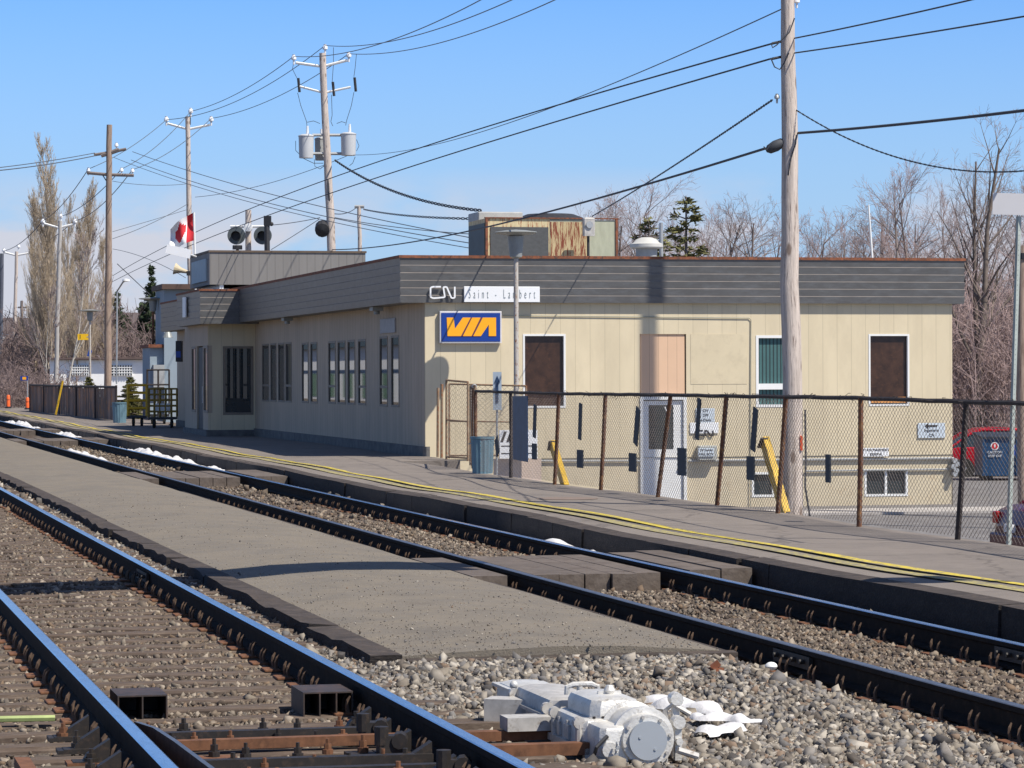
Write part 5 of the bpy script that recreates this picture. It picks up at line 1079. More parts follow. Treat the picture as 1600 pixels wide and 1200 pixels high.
b = MB(); b.cyl((.17, .5, .21), (.30, .5, .21), .055, n=16); b.cyl((.26, .5, .21), (.285, .5, .21), .10, n=20); b.cyl((.24, .5, .21), (.255, .5, .21), .085, n=20); P_('clutch', b, silver2)
for x_, yq, zq, hh_ in ((.36, .30, .03, .34), (.40, .42, .05, .30), (.33, .16, .03, .22)):
    b = MB(); b.box(x_ - .02, x_ + .02, yq - .02, yq + .02, zq, zq + hh_); b.cyl((x_, yq + .03, zq + hh_), (x_, yq - .04, zq + hh_), .038, n=14); b.cyl((x_, yq + .03, zq + hh_ * .5), (x_, yq - .045, zq + hh_ * .5), .022, n=8); P_('lever', b)
b = MB(); b.tube([(.30, .30, .13), (.30, .30, .3), (.34, .28, .34), (.44, .26, .28)], .016, 6); P_('link', b, silver2); b = MB(); b.cyl((.30, .06, .1), (.42, .06, .06), .02, n=8); P_('pin', b, silver2)
b = MB(); b.cyl((-.02, 1.0, .26), (-.02, 1.0, .38), .02, n=10); b.tube([(-.10, 1.0, .33), (-.10, 1.0, .375), (-.06, 1.0, .39), (.05, 1.0, .39), (.09, 1.0, .375), (.09, 1.0, .34)], .018, 8); P_('hand_crank', b)
b = MB()
for x_, yq in ((-.21, .34), (-.21, .88), (.18, .36), (-.20, 1.1), (-.20, 1.9), (.17, .9)): b = MB(); b.cyl((x_, yq, .06), (x_, yq, .23), .022, n=8); b.cyl((x_, yq - .02, .24), (x_, yq + .02, .24), .035, n=12); P_('lug', b, silver2, smooth=False)
pass
b = MB(); b.lathe([(.025, 0), (.035, .02), (.02, .05), (0, .05)], (.05, .6, .375), 12); b.box(-.02, .12, .595, .615, .375, .39); P_('cover_latch', b)
b = MB(); pts = [(-.07, -.05, .14 - .012 * k) for k in range(1)]
for k in range(8): b.lathe([(.011, -.004), (.014, 0), (.011, .004)], (-.09 + .006 * math.sin(k * 2), -.03, .16 - .02 * k), 8, RX if k % 2 else Matrix.Rotation(R_(90), 3, 'Y'))
P_('chain', b, steel, smooth=False)
b = MB(); b.tube([(.2, .95, .12), (.26, 1.1, .10), (.24, 1.4, .06), (.30, 1.8, .03), (.2, 2.2, .05)], .018, 7); P_('conduit', b, darkm)
b = MB(); b.tube([(-.13, .02, .2), (-.2, .0, .14), (-.21, .05, .06), (-.16, .2, .02)], .012, 6); P_('hose', b, darkm)
for x_, yq, w_ in ((-.205, .55, .1), (-.205, .75, .06), (.175, 1.3, .08)):
    b = MB(); b.box(x_ - .012, x_ + .012, yq, yq + w_, .12, .2); b.cyl((x_, yq + w_ / 2, .2), (x_, yq + w_ / 2, .225), .012, n=6); P_('hasp', b, silver2, smooth=False)
for k in range(6): b = MB(); b.cyl((-.12 + .055 * k, .335, .262), (-.12 + .055 * k, .335, .274), .009, n=6); P_('cover_bolt', b, iron, smooth=False)
for k in range(5): b = MB(); b.cyl((-.17 + .08 * k, 1.035, .2), (-.17 + .08 * k, 1.035, .212), .009, n=6); P_('cover_bolt', b, iron, smooth=False)
b = MB(); b.box(-.28, .34, .5, .66, -.04, .055); b.box(-.28, .34, 1.45, 1.6, -.04, .075); P_('mounting_plate', b, rustm, smooth=False)
def duct(label, x, y, w, l, h, z, m, cells=1, name='air_duct', local=True, face=None, rz=0):
    r = thing(name, label, 'duct', RF(x, y, z), TH + rz, None); b = MB(); t = .008
    b.box(-w / 2, w / 2, 0, l, h - t, h); b.box(-w / 2, w / 2, 0, l, 0, t); b.box(-w / 2, -w / 2 + t, 0, l, t, h - t); b.box(w / 2 - t, w / 2, 0, l, t, h - t); b.box(-w / 2 + t, w / 2 - t, l - t, l, t, h - t)
    build('casing', b, m, r); b = MB()
    for k in range(1, cells): a_ = -w / 2 + w * k / cells; b.box(a_ - t / 2, a_ + t / 2, 0, l * .7, t, h - t)
    if cells > 1: build('divider', b, m, r)
    return r
rustbox = mat('brown_steel_box', (.055, .042, .036), .6, .2, var=.25, scale=6, col2=(.10, .06, .045), thr=(.5, .65))
c = onz(223, 1126, -.2); tt_, s_ = TS(c); duct('dark steel snow blower duct inside the left rail of the near track', tt_, s_, .275, .42, .145, -.205, rustbox, 2)
c = onz(513, 1122, -.2); tt_, s_ = TS(c); duct('brown steel snow blower duct with three cells beside the right rail of the near track', tt_, s_, .28, .42, .15, -.205, rustbox, 3)
r_ = duct('silver hollow duct with open end left of the switch machine', 3.78, 15.9, .17, .24, .13, -.19, silver2, 1, rz=0); 
r_.rotation_euler = (0, 0, TH + R_(62)); r_.location = RF(3.92, 16.15, -.18)
# switch blade, rods, braces, bolts
sw = thing('switch_gear', 'rusty switch blade, throw rods, slide plates and bolts between the near rails', 'switch', RF(2.37, 14.5, -.2), TH)
BLADE = [(-.012, 0), (.012, 0), (.014, -.05), (.012, -.12), (.05, -.15), (.05, -.165), (-.03, -.165), (-.03, -.15), (-.012, -.12), (-.014, -.05)]
def blade(t0, s0, s1, sl_, name='blade'):
    mb = MB(); n = len(BLADE); st_ = fr(s0, s1, .6); vs = [RF(t0 + sl_ * (s1 - s) + o, s, -.012 + z - (.05 * max(0, (s - s1 + .8) / .8))) for s in st_ for o, z in BLADE]
    mb.v = [tuple(v) for v in vs]
    for j in range(len(st_) - 1):
        for i in range(n): mb.f.append((j * n + i, j * n + (i + 1) % n, (j + 1) * n + (i + 1) % n, (j + 1) * n + i)); mb.m.append(1 if i == 0 else 0)
    mb.f.append(tuple(range(n))); mb.m.append(0); mb.f.append(tuple(range((len(st_) - 1) * n + n - 1, (len(st_) - 1) * n - 1, -1))); mb.m.append(0)
    return build(name, mb, [rustm, raildull], sw, world=True)
blade(1.74, 11.8, 15.7, .03); 
def swb(name, t0, t1, s0, s1, z0, z1, m, sk=0):
    mb = MB(); mb.hexa([RF(t0, s0, z0), RF(t1, s0 + sk, z0), RF(t1, s1 + sk, z0), RF(t0, s1, z0), RF(t0, s0, z1), RF(t1, s0 + sk, z1), RF(t1, s1 + sk, z1), RF(t0, s1, z1)]); return build(name, mb, m, sw, world=True)
def bolt(t, s, z, r=.022, h=.045, m=iron):
    mb = MB(); c = RF(t, s, z); mb.cyl(c, c + Vector((0, 0, h * .45)), r * 1.4, n=10); mb.cyl(c + Vector((0, 0, h * .45)), c + Vector((0, 0, h)), r, n=6); mb.cyl(c + Vector((0, 0, h)), c + Vector((0, 0, h * 1.5)), r * .5, n=6); build('bolt', mb, m, sw, world=True)
for s_, nmx in ((13.25, rustm), (14.05, iron), (14.45, iron), (15.25, rustm), (15.62, iron)):
    swb('throw_rod', 1.75, 3.02, s_, s_ + .07, -.165, -.115, nmx, random.uniform(-.03, .03))
swb('throw_rod', 3.2, 4.3, 14.78, 14.86, -.19, -.13, rustm); swb('throw_rod', 3.2, 4.1, 15.45, 15.53, -.19, -.14, rustm)
swb('timber_block', 3.25, 3.95, 14.25, 14.52, -.30, -.19, sleeper_m); swb('timber_block', 3.3, 3.85, 16.1, 16.35, -.30, -.17, sleeper_m)
swb('silver_rod_cover', 3.62, 3.86, 15.42, 15.6, -.14, -.07, silver2)
for k in range(7):
    s_ = 12.9 + k * .52 + random.uniform(-.05, .05)
    for tq_ in (1.42, 1.86, 2.05, 2.8, 2.94, 3.3): 
        swb('slide_plate', tq_ - .10, tq_ + .10, s_ - .07, s_ + .08, -.188, -.168, rustm if random.random() < .5 else iron)
        if random.random() < .85: bolt(tq_ + random.uniform(-.05, .05), s_ + random.uniform(-.04, .04), -.168, random.choice((.02, .026)), random.uniform(.04, .06), random.choice((rustm, iron)))
    for tq_ in (2.2, 2.45, 2.62): 
        if random.random() < .7: bolt(tq_, s_ + random.uniform(-.1, .1), -.18, .02, .05, random.choice((rustm, iron)))
    for tq_, sg in ((1.62 - .09, -1), (3.12 + .09, 1), (3.12 - .1, -1)):
        mb = MB(); M = Matrix.Rotation(TH, 3, 'Z') @ Matrix.Rotation(sg * -.6, 3, 'Y'); mb.prism([RF(tq_, s_ - .035, -.165), RF(tq_ + sg * .13, s_ - .035, -.165), RF(tq_ + sg * .11, s_ - .035, -.13), RF(tq_, s_ - .035, -.06)], D * .07); mb.obox(RF(tq_ + sg * .08, s_, -.172), (.2, .13, .016), Matrix.Rotation(TH, 3, 'Z')); build('rail_brace', mb, iron, sw, world=True)
for s_, t_ in ((14.9, 2.9), (13.9, 3.0), (15.5, 2.92)):
    mb = MB(); c = RF(t_, s_, -.17); M = Matrix.Rotation(TH, 3, 'Z'); mb.obox(c + Vector((0, 0, .05)), (.12, .10, .09), M); mb.cyl(c + Vector((-.04, -.03, .05)), c + Vector((-.04, -.03, .14)), .035, n=10); mb.cyl(c + Vector((.05, -.06, .07)), c + Vector((.05, .06, .07)), .04, n=10); build('rod_bracket', mb, iron, sw, world=True)
swb('side_bar', 1.05, 1.12, 12.6, 14.7, -.17, -.10, rustm, -.02)
mb = MB(); mb.tube([onz(-20, 1124, -.15), onz(86, 1122, -.15)], .018, 6); tag(build('green_rod', mb, mat('green_yellow_rod', (.35, .42, .16), .6, var=.3, scale=6)), 'thin green and yellow rod lying across the sleepers at lower left', 'rod')
for i, (a, bq) in enumerate((((1010, 1076), (1130, 1100)), ((1080, 1100), (1190, 1112)), ((1090, 1128), (1165, 1118)))):
    pa_, pb_ = onz(*a, -.16), onz(*bq, -.18); mb = MB(); n = 26; nb_ = 8; vs = []; dd = (pb_ - pa_); side = Vector((-dd.y, dd.x, 0)).normalized(); rr = random.Random(i)
    for k in range(n + 1):
        u = k / n; wv = (.12 if i == 0 else .075) * (math.sin(math.pi * min(1, .12 + u * .88)) ** .6) + .01
        for j in range(nb_ + 1):
            b_ = j / nb_ * 2 - 1; hgt = (.065 if i == 0 else .045) * (1 - b_ * b_) ** .5 * (math.sin(math.pi * (.1 + u * .88)) ** .5) * (.8 + .25 * math.sin(u * 19 + i) + 0); q = pa_.lerp(pb_, u) + side * (wv * b_ + .03 * math.sin(u * 11 + i * 2)); q.z = -.238 + hgt; vs.append(q)
    mb.add(vs, [(k * (nb_ + 1) + j, k * (nb_ + 1) + j + 1, (k + 1) * (nb_ + 1) + j + 1, (k + 1) * (nb_ + 1) + j) for k in range(n) for j in range(nb_)])
    tag(build('snow_patch', mb, snow_m, smooth=True), ('largest snow lump lying right behind the switch machine', 'pointed middle tongue of snow right of the switch machine', 'lowest small tongue of snow right of the switch machine')[i], 'snow', 'patches of old snow')
q = onz(1205, 1047, -.25); mb = MB(); mb.sph((q.x, q.y, -.225), .042, 6, (1, 1, .7)); tag(build('white_ball', mb, white_p, smooth=True), 'small round white lump on the ballast beside the station track', 'ball')
mb = MB(); q = onz(1118, 1064, -.25); mb.obox((q.x, q.y, -.2), (.08, .08, .07), Matrix.Rotation(.5, 3, 'Z')); mb.obox((q.x, q.y, -.15), (.04, .05, .06), Matrix.Rotation(.9, 3, 'Y')); tag(build('rusty_scrap', mb, rust), 'small rusty iron scrap lying on the ballast beyond the switch machine', 'scrap')
for i, (px, py, w_, a_) in enumerate(((1225, 1056, .62, 0), (1440, 1150, .95, .1), (1500, 1178, .6, 0))):
    q = onz(px, py, -.27); mb = MB(); mb.obox(q + Vector((0, 0, -.03)), (w_, .22, .12), Matrix.Rotation(TH + a_, 3, 'Z'))
# ================================================================== vehicles, dumpster
def car(label, m, p, rz, L_=4.4, Wd=1.72, H_=1.42):
    r = thing('parked_car', label, 'car', p, rz, None); hw = Wd / 2
    # stations along x (0 rear .. L_ front): z of sill, belt, bonnet/roof
    xs = [0, .06, .25, .6, 1.0, 1.5, 2.2, 2.9, 3.3, 3.8, 4.15, 4.34, 4.4]; xs = [x * L_ / 4.4 for x in xs]
    belt = [.62, .86, .93, .96, .96, .95, .93, .92, .90, .82, .74, .64, .5]; wd = [.80, .90, .95, .98, 1, 1, 1, 1, .99, .97, .92, .84, .74]; sill = [.42, .34, .28, .24, .2, .2, .2, .2, .2, .22, .26, .3, .36]
    mb = MB(); vs = []
    for x, b_, w_, s_ in zip(xs, belt, wd, sill):
        w = hw * w_
        for y, z in ((0, s_), (-w * .85, s_), (-w * .97, s_ + .1), (-w, (s_ + b_) / 2), (-w * .97, b_ - .07), (-w * .86, b_), (0, b_ + .02), (w * .86, b_), (w * .97, b_ - .07), (w, (s_ + b_) / 2), (w * .97, s_ + .1), (w * .85, s_)): vs.append((x, y, z))
    n = 12; mb.add(vs, [(j * n + i, j * n + (i + 1) % n, (j + 1) * n + (i + 1) % n, (j + 1) * n + i) for j in range(len(xs) - 1) for i in range(n)] + [tuple(range(n)), tuple(range(len(vs) - 1, len(vs) - n - 1, -1))])
    body = build('body', mb, m, r, smooth=True)
    # cabin: glass volume, then roof skin and pillars proud of it
    cs = [(.45, .94, .94), (.95, 1.28, .80), (1.35, H_ - .03, .76), (1.9, H_, .75), (2.4, H_ - .03, .75), (2.75, 1.28, .78), (3.35, .90, .92)]
    mb = MB(); vs = []
    for x, z, w_ in cs: w = hw * w_; vs += [(x, -hw * .93, .88), (x, -w, z - .05), (x, -w * .85, z), (x, w * .85, z), (x, w, z - .05), (x, hw * .93, .88)]
    n = 6; mb.add(vs, [(j * n + i, j * n + i + 1, (j + 1) * n + i + 1, (j + 1) * n + i) for j in range(len(cs) - 1) for i in range(n - 1)]); build('windows', mb, glassd, r, smooth=True)
    mb = MB(); mb.prism([(.95, -hw * .69, 1.285), (1.35, -hw * .66, H_ - .02), (1.9, -hw * .65, H_ + .01), (2.4, -hw * .65, H_ - .02), (2.75, -hw * .68, 1.285), (2.75, -hw * .68, 1.25), (2.4, -hw * .68, H_ - .06), (1.9, -hw * .68, H_ - .03), (1.35, -hw * .69, H_ - .06), (.95, -hw * .7, 1.25)], (0, hw * 1.37, 0)); build('roof', mb, m, r)
    for sg in (-1, 1):
        mb = MB()
        for (a, b_) in (((.47, .93, .935), (.98, .815, 1.27)), ((1.62, .95, .93), (1.72, .79, H_ - .05)), ((3.33, .935, .915), (2.74, .80, 1.26)), ((.98, .815, 1.27), (1.36, .78, H_ - .07)), ((1.36, .78, H_ - .07), (2.4, .77, H_ - .07)), ((2.4, .77, H_ - .07), (2.74, .80, 1.26))): mb.tube([(a[0], sg * hw * a[1], a[2]), (b_[0], sg * hw * b_[1], b_[2])], .032, 6)
        build('pillars', mb, m, r)
        for x_ in (.78, 3.55):
            w = build('wheel', MB().lathe([(.2, -.09), (.29, -.1), (.31, -.05), (.31, .05), (.29, .1), (.2, .09)], (x_ * L_ / 4.4, sg * (hw - .08), .31), 24, RX), tyre, r, smooth=True)
            build('rim', MB().lathe([(0, .08), (.05, .1), (.08, .075), (.19, .09), (.2, .0), (0, .0)] if sg < 0 else [(0, -.08), (.05, -.1), (.08, -.075), (.19, -.09), (.2, 0), (0, 0)], (x_ * L_ / 4.4, sg * (hw - .08), .31), 18, RX), chrome, w, smooth=True)
        build('tail_light', MB().bev(-.01, .16, sg * hw * .78 - .09, sg * hw * .78 + .09, .66, .84, .015), mat('red_lens', (.5, .01, .01), .2, var=.02), r)
        build('headlight', MB().bev(L_ - .22, L_ - .02, sg * hw * .66 - .14, sg * hw * .66 + .14, .55, .67, .015), chrome, r)
    build('bumper', MB().bev(-.07, .16, -hw * .86, hw * .86, .34, .52, .03), m, r); build('bumper', MB().bev(L_ - .12, L_ + .06, -hw * .78, hw * .78, .3, .47, .03), m, r)
    build('number_plate', MB().box(-.075, -.02, -.16, .16, .55, .67), white_s, r)
    return r
q = atY(1483, 700, 88); car('bright red car seen from the side beyond the right end of the station', car_red, (q.x - .55, 88, 1.7 - (748 - 583.5) / FPX * 88), R_(3), 4.6, H_=1.47)
q = atY(1556, 790, 45.5); q.x += .36; car('dark maroon car parked just behind the fence at the right edge', car_dark, (q.x + .0, 46.2, ZG), R_(14), H_=1.45)
q = atY(1535, 748, 84); x1q = atY(1640, 748, 84).x; zt_ = atY(1535, 680, 84).z; dm = thing('dumpster', 'dark blue steel dumpster with a warning label at the right edge', 'dumpster', (q.x, 84, q.z), 0); ww, hh = x1q - q.x, zt_ - q.z
build('body', MB().hexa([(0, 0, .08), (ww, 0, .08), (ww, 1.4, .08), (0, 1.4, .08), (0, 0, hh - .08), (ww, 0, hh - .08), (ww, 1.5, hh), (0, 1.5, hh)]), dump_blue, dm)
build('lid', MB().hexa([(-.04, -.05, hh - .09), (ww + .04, -.05, hh - .09), (ww + .04, 1.52, hh + .0), (-.04, 1.52, hh + .0), (-.04, -.05, hh - .04), (ww + .04, -.05, hh - .04), (ww + .04, 1.52, hh + .06), (-.04, 1.52, hh + .06)]), mat('dumpster_lid', (.02, .03, .05), .6), dm)
for x_ in (.0, ww * .5, ww - .06): build('rib', MB().box(x_, x_ + .06, -.04, 0, .08, hh - .1), dump_blue, dm)
build('skid', MB().box(.1, .3, .1, 1.3, -.02, .08), darkm, dm)
mb = MB(); mb.lathe([(0, 0), (.48, 0), (.48, .01), (0, .01)], (0, 0, 0), 28, Matrix.Rotation(R_(90), 3, 'X')); mb.v = [(x * 1.05 + 1.22, y - .012, z * .42 + hh - .42) for x, y, z in mb.v]; lg = build('logo_plate', mb, blue_p, dm)
build('lettering', text_mb('BFI', .36, Matrix.Translation((1.22, -.03, hh - .42)) @ SX, .01, bold=.008), white_s, dm); build('lettering', text_mb('1-800-', .15, Matrix.Translation((1.22, -.02, hh - .78)) @ SX, .01), white_s, dm)
mb = MB(); mb.cyl((.34, -.002, hh - .3), (.34, -.012, hh - .3), .11, n=18); build('warning_label', mb, white_s, dm); mb = MB(); mb.cyl((.34, -.013, hh - .3), (.34, -.018, hh - .3), .085, n=18); build('warning_mark', mb, red_p, dm); mb = MB(); mb.box(.325, .355, -.024, -.018, hh - .35, hh - .25); build('warning_figure', mb, white_s, dm)
for i, tx in enumerate(('CAUTION', 'KEEP OFF')): build('lettering', text_mb(tx, .09, Matrix.Translation((.34, -.02, hh - .47 - .1 * i)) @ SX, .01), white_s, dm)
# ground under the red car and dumpster rises gently
mb = MB(); mb.prism([RF(T0 + XR + 1.5, 74, ZG - .3), RF(70, 60, ZG - .3), RF(70, 112, ZG - .3), RF(T0 + XR + 1.5, 112, ZG - .3), ], (0, 0, .304)); tag(build('rear_car_park', mb, lot_m, keep=True), kind='structure')
# ================================================================== left background
def zpx(px, py, Y): return atY(px, py, Y).z
ann = thing('workshop_building', 'blue grey flat roofed building behind the trolleys', 'building', atY(245, 660, 126), TH)
WM[ann.name] = Matrix.Translation(ann.location) @ Matrix.Rotation(TH, 4, 'Z'); sc = 126 / FPX; za = atY(245, 660, 126).z
def ab(name, px0, px1, py0, py1, m, y0=0, y1=3):
    mb = MB(); mb.box((px0 - 245) * sc, (px1 - 245) * sc, y0, y1, zpx(245, py1, 126) - za, zpx(245, py0, 126) - za); return build(name, mb, m, ann)
ab('wall', 257, 320, 452, 668, bluegrey); ab('roof', 252, 322, 444, 452, mat('brown_roof_edge', (.10, .06, .045), .8), -.4, 3.3)
ab('low_wall', 236, 256.8, 543, 668, bluegrey, .3, 3); ab('low_roof', 233, 257, 538, 543, rust, .1, 3.2)
ab('service_door', 240, 257, 570, 605, greym, -.06, .3)
mb = MB(); e0 = FT(272, 600, 0)[0]; mb.hexa([(0, 0, 0)] * 8) if False else None
# far stretch of the station's lower fascia
yf0 = 30; pf0 = FT(248, 480, -.5)[0]; zfb = FT(262, 517, -.5)[1]; zft = FT(262, 473, -.5)[1]
q = onz(187, 640, 0)
# yellow trolley and big trolley
def trolley(label, px0, px1, pyb, pyt, Y, m, cols, rows, dep=1.2, mesh_m=None):
    a = atY((px0 + px1) / 2, pyb, Y); w = (px1 - px0) * Y / FPX; h = (pyb - pyt) * Y / FPX; r = thing('luggage_trolley', label, 'trolley', (a.x, Y, ZP), TH * .4, None)
    build('deck', MB().box(-w / 2, w / 2, 0, dep, .28, .36), darkm, r)
    for x_ in (-w / 2 + .18, w / 2 - .18):
        for y_ in (.15, dep - .15): wl = build('wheel', MB().cyl((x_ - .04, y_, .15), (x_ + .04, y_, .15), .15, n=16), tyre, r); build('hub', MB().cyl((x_ - .05, y_, .15), (x_ + .05, y_, .15), .05, n=8), m, wl)
    for y_ in (.02, dep - .04):
        mb = MB()
        for k in range(cols + 1): x_ = -w / 2 + w * k / cols; mb.tube([(x_, y_, .36), (x_, y_, h)], .026 if cols > 1 else .045, 6)
        for k in range(1, rows + 1): z_ = .36 + (h - .36) * k / rows; mb.tube([(-w / 2, y_, z_), (w / 2, y_, z_)], .03 if cols > 1 else .045, 6)
        build('end_frame', mb, m, r)
    mb = MB()
    for x_ in (-w / 2, w / 2):
        for k in (1, rows): z_ = .36 + (h - .36) * k / rows; mb.tube([(x_, .02, z_), (x_, dep - .04, z_)], .024, 5)
    build('side_rails', mb, m, r); return r
trolley('bright yellow luggage trolley with open frame ends', 200, 229, 664, 600, 108, yellow_p, 1, 4, .9); t2 = trolley('dark lattice luggage trolley with brown yellow uprights', 232, 276, 664, 603, 104, yellow_d, 5, 5, 1.5)
trolley('tall thin dark framed luggage trolley in front of the blue grey wall', 230, 264, 660, 575, 112, fence_rail, 2, 3, 1.0)
lug = atY(250, 655, 104); mb = MB(); mb.obox((lug.x, 105, .62), (.5, .4, .3)); tag(build('parcel', mb, white_p), 'pale parcel lying on the dark lattice trolley', 'parcel')
# slatted fence, orange posts, signs
sf = thing('slatted_fence', 'low chain link fence threaded with brown and dark slats, left of the trash can', 'fence', RF(12.7, 140, ZP), TH)
za_, zb2 = TS(onz(180, 657, ZP))[1], TS(onz(48, 641, ZP))[1]; fa, fb = onz(182, 657, ZP), onz(47, 642, ZP); mb = MB(); npn = 90
for k in range(npn):
    a, b = fa.lerp(fb, k / npn), fa.lerp(fb, (k + .93) / npn); hz = 1.28 + .03 * math.sin(k * .4) + random.uniform(-.02, .02); o_ = Vector((0, random.uniform(0, .04), 0)); mb.hexa([a + o_, b + o_, b + Vector((0, .03, 0)) + o_, a + Vector((0, .03, 0)) + o_] + [v + Vector((0, 0, hz)) for v in (a + o_, b + o_, b + Vector((0, .03, 0)) + o_, a + Vector((0, .03, 0)) + o_)])
build('slats', mb, slat_m, sf, world=True); build('top_rail', MB().tube([fa + Vector((0, -.03, 1.33)), fa.lerp(fb, .5) + Vector((0, -.03, 1.31)), fb + Vector((0, -.03, 1.33))], .05, 6), fence_rail, sf, world=True)
for k in range(6): q = fa.lerp(fb, k / 5); build('fence_post', MB().cyl(q + Vector((0, -.04, -.1)), q + Vector((0, -.04, 1.4)), .045, n=6), fence_rail, sf, world=True)
gp_ = atY(178, 600, 118); mb = MB(); mb.tube([onz(177, 657, ZP) + Vector((0, 1, 0)), atY(178, 608, 120)], .03, 5)
ys = atY(98, 595, 134); yb__ = atY(87, 648, 134); tag(build('guy_guard', MB().tube([yb__, ys], .05, 6), yellow_p), 'yellow leaning guy wire guard in front of the slatted fence', 'guy guard')
for lb, px, y0q, y1q in (('left orange marker post at the far left of the platform', 13, 617, 638), ('right orange marker post under the small blue sign', 43, 621, 640)):
    q = atY(px, y1q, 165); o = thing('marker_post', lb, 'marker post', q, 0, 'orange marker posts'); hq = (y1q - y0q) * 165 / FPX; build('tube', MB().lathe([(.1, 0), (.1, hq * .9), (.06, hq), (0, hq)], (0, 0, 0), 12), orange_p, o, smooth=True); build('band', MB().cyl((0, 0, hq * .6), (0, 0, hq * .7), .105, n=12), mat('dull_orange', (.5, .1, .03), .7), o); build('foot', MB().lathe([(.17, 0), (.17, .06), (.1, .1), (0, .1)], (0, 0, 0), 12), blackm, o)
q = atY(43, 622, 166); o = thing('blue_sign', 'small blue sign with an orange mark on a thin post at far left', 'sign', q, 0); build('post', MB().tube([q, atY(43, 594, 166)], .03, 5), steel, o, world=True); build('panel', MB().obox(atY(38, 591, 165.9), (.42, .02, .24)), via_blue, o, world=True); build('mark', MB().obox(atY(38, 591, 165.8), (.2, .02, .15)), via_org, o, world=True)
yn = atY(129.5, 526.5, 161.5); o = thing('number_sign', 'yellow sign with the number 1 on the far lamp pole', 'sign', yn - Vector((0, 0, .2)), 0); build('panel', MB().obox(yn, (.56, .02, .32)), mat('sign_yellow', (.85, .50, .01), .5, var=.02), o, world=True); build('lettering', text_mb('1', .3, Matrix.Translation((yn.x - .14, yn.y - .016, yn.z)) @ SX, .01), blackm, o, world=True); build('bracket', MB().obox(yn + Vector((.3, 0, 0)), (.2, .03, .05)), steel, o, world=True)
q = atY(140, 552, 161.4); tag(build('blue_banner', MB().obox(q, (.18, .1, .34), Matrix.Rotation(.3, 3, 'Y')), blue_p), 'small blue bag hung on the far lamp pole', 'bag')
q = atY(242, 560, 126.5); tag(build('blue_banner', MB().obox(q, (.2, .1, .75), Matrix.Rotation(.15, 3, 'Y')), blue_p), 'blue furled banner hung on the brown lamp pole', 'banner')
q = atY(262, 523, 110); o = thing('wall_bell', 'grey bell shaped light hanging at the far end of the station wall', 'light', q, 0); build('shade', MB().lathe([(.02, .15), (.1, .1), (.2, -.1), (0, -.1)], q, 14), lamp_g, o, world=True); build('stem', MB().tube([q + Vector((0, 0, .1)), q + Vector((.35, 0, .15))], .025, 5), darkm, o, world=True)
q = atY(197, 438, 175); o = thing('street_lamp', 'small white cobra head street lamp right of the brown pole', 'street lamp', atY(210, 560, 175), 0); build('head', MB().lathe([(0, -.08), (.22, -.04), (.2, .06), (0, .1)], q, 12), white_p, o, world=True, smooth=True); build('arm', MB().tube([q, atY(192, 441, 175), atY(183, 455, 176), atY(182, 600, 176)], .05, 5), steel, o, world=True)
q = atY(280, 549, 100); o = thing('projecting_sign', 'dark blue and white projecting box sign at the far end of the porch', 'sign', q, 0); build('case', MB().obox(q, (.18, .5, .68)), darkm, o, world=True); build('face', MB().obox(q + Vector((0, -.26, -.1)), (.15, .02, .2)), blue_p, o, world=True)
xb_s, zb_s = FS(293, 494, yc); o = thing('canopy_sign', 'narrow pale vertical sign on the left side of the porch fascia', 'sign', RF(T0 + xc - .06, S0 + FT(292, 480, xc)[0], zcb + .3), TH); build('panel', MB().box(-.03, 0, -.35, .35, -.05, .55), white_s, o)
wb = thing('warehouse', 'long low white building with two glass block windows beyond the slatted fence', 'building', atY(78, 612, 205), 0); s2 = 205 / FPX
def wbx(name, px0, px1, py0, py1, m, y0=0, y1=12, par=None):
    mb = MB(); a, b = atY(px0, py1, 205), atY(px1, py0, 205); mb.box(a.x, b.x, 205 + y0, 205 + y1, a.z, b.z); return build(name, mb, m, par or wb, world=True)
wbx('wall', 78, 300, 562, 625, mat('white_wall', (.9, .89, .87), .8, var=.03, scale=.6, col2=(.7, .55, .5), thr=(.7, .8))); wbx('roof', 76, 302, 558, 562, mat('brown_roof', (.13, .09, .08), .8), -.4, 12.3)
for a_, b_ in ((110, 139), (174, 207)):
    w_ = wbx('window', a_, b_, 570, 587, white_p, -.08, .1); wbx('pane', a_ + .8, b_ - .8, 570.8, 586.2, glassd, -.10, -.05, w_); mb = MB()
    for k in range(1, 8): x_ = atY(a_ + (b_ - a_) * k / 8, 580, 204.85).x; mb.box(x_ - .035, x_ + .035, 204.82, 204.88, zpx(a_, 587, 205), zpx(a_, 570, 205))
    for k in range(1, 4): z_ = zpx(a_, 570 + 17 * k / 4, 205); mb.box(atY(a_, 580, 205).x, atY(b_, 580, 205).x, 204.8, 204.88, z_ - .03, z_ + .03)
    build('glazing_bars', mb, white_p, w_, world=True)
for i, (px, py, w_, h_, mm_) in enumerate(((12, 520, 7, 3.2, white_p), (200, 512, 9, 3.5, mat('grey_house', (.3, .32, .34), .8)), (40, 545, 8, 3, mat('tan_house', (.35, .27, .22), .8)))):
    c = atY(px, py, 420); o = thing('far_house', ('small white house in the brush at the far left', 'grey house between the spruces behind the warehouse', 'tan house low in the brush at the far left')[i], 'house', (c.x, 420, c.z - h_), .3); build('wall', MB().box(-w_ / 2, w_ / 2, 0, 7, 0, h_), mm_, o); build('roof', MB().prism([(-w_ / 2 - .3, -.3, h_), (w_ / 2 + .3, -.3, h_), (w_ / 2 + .3, 3.5, h_ + 2), (-w_ / 2 - .3, 3.5, h_ + 2)], (0, 0, .15)), mat('dark_roof', (.1, .08, .08), .9), o)
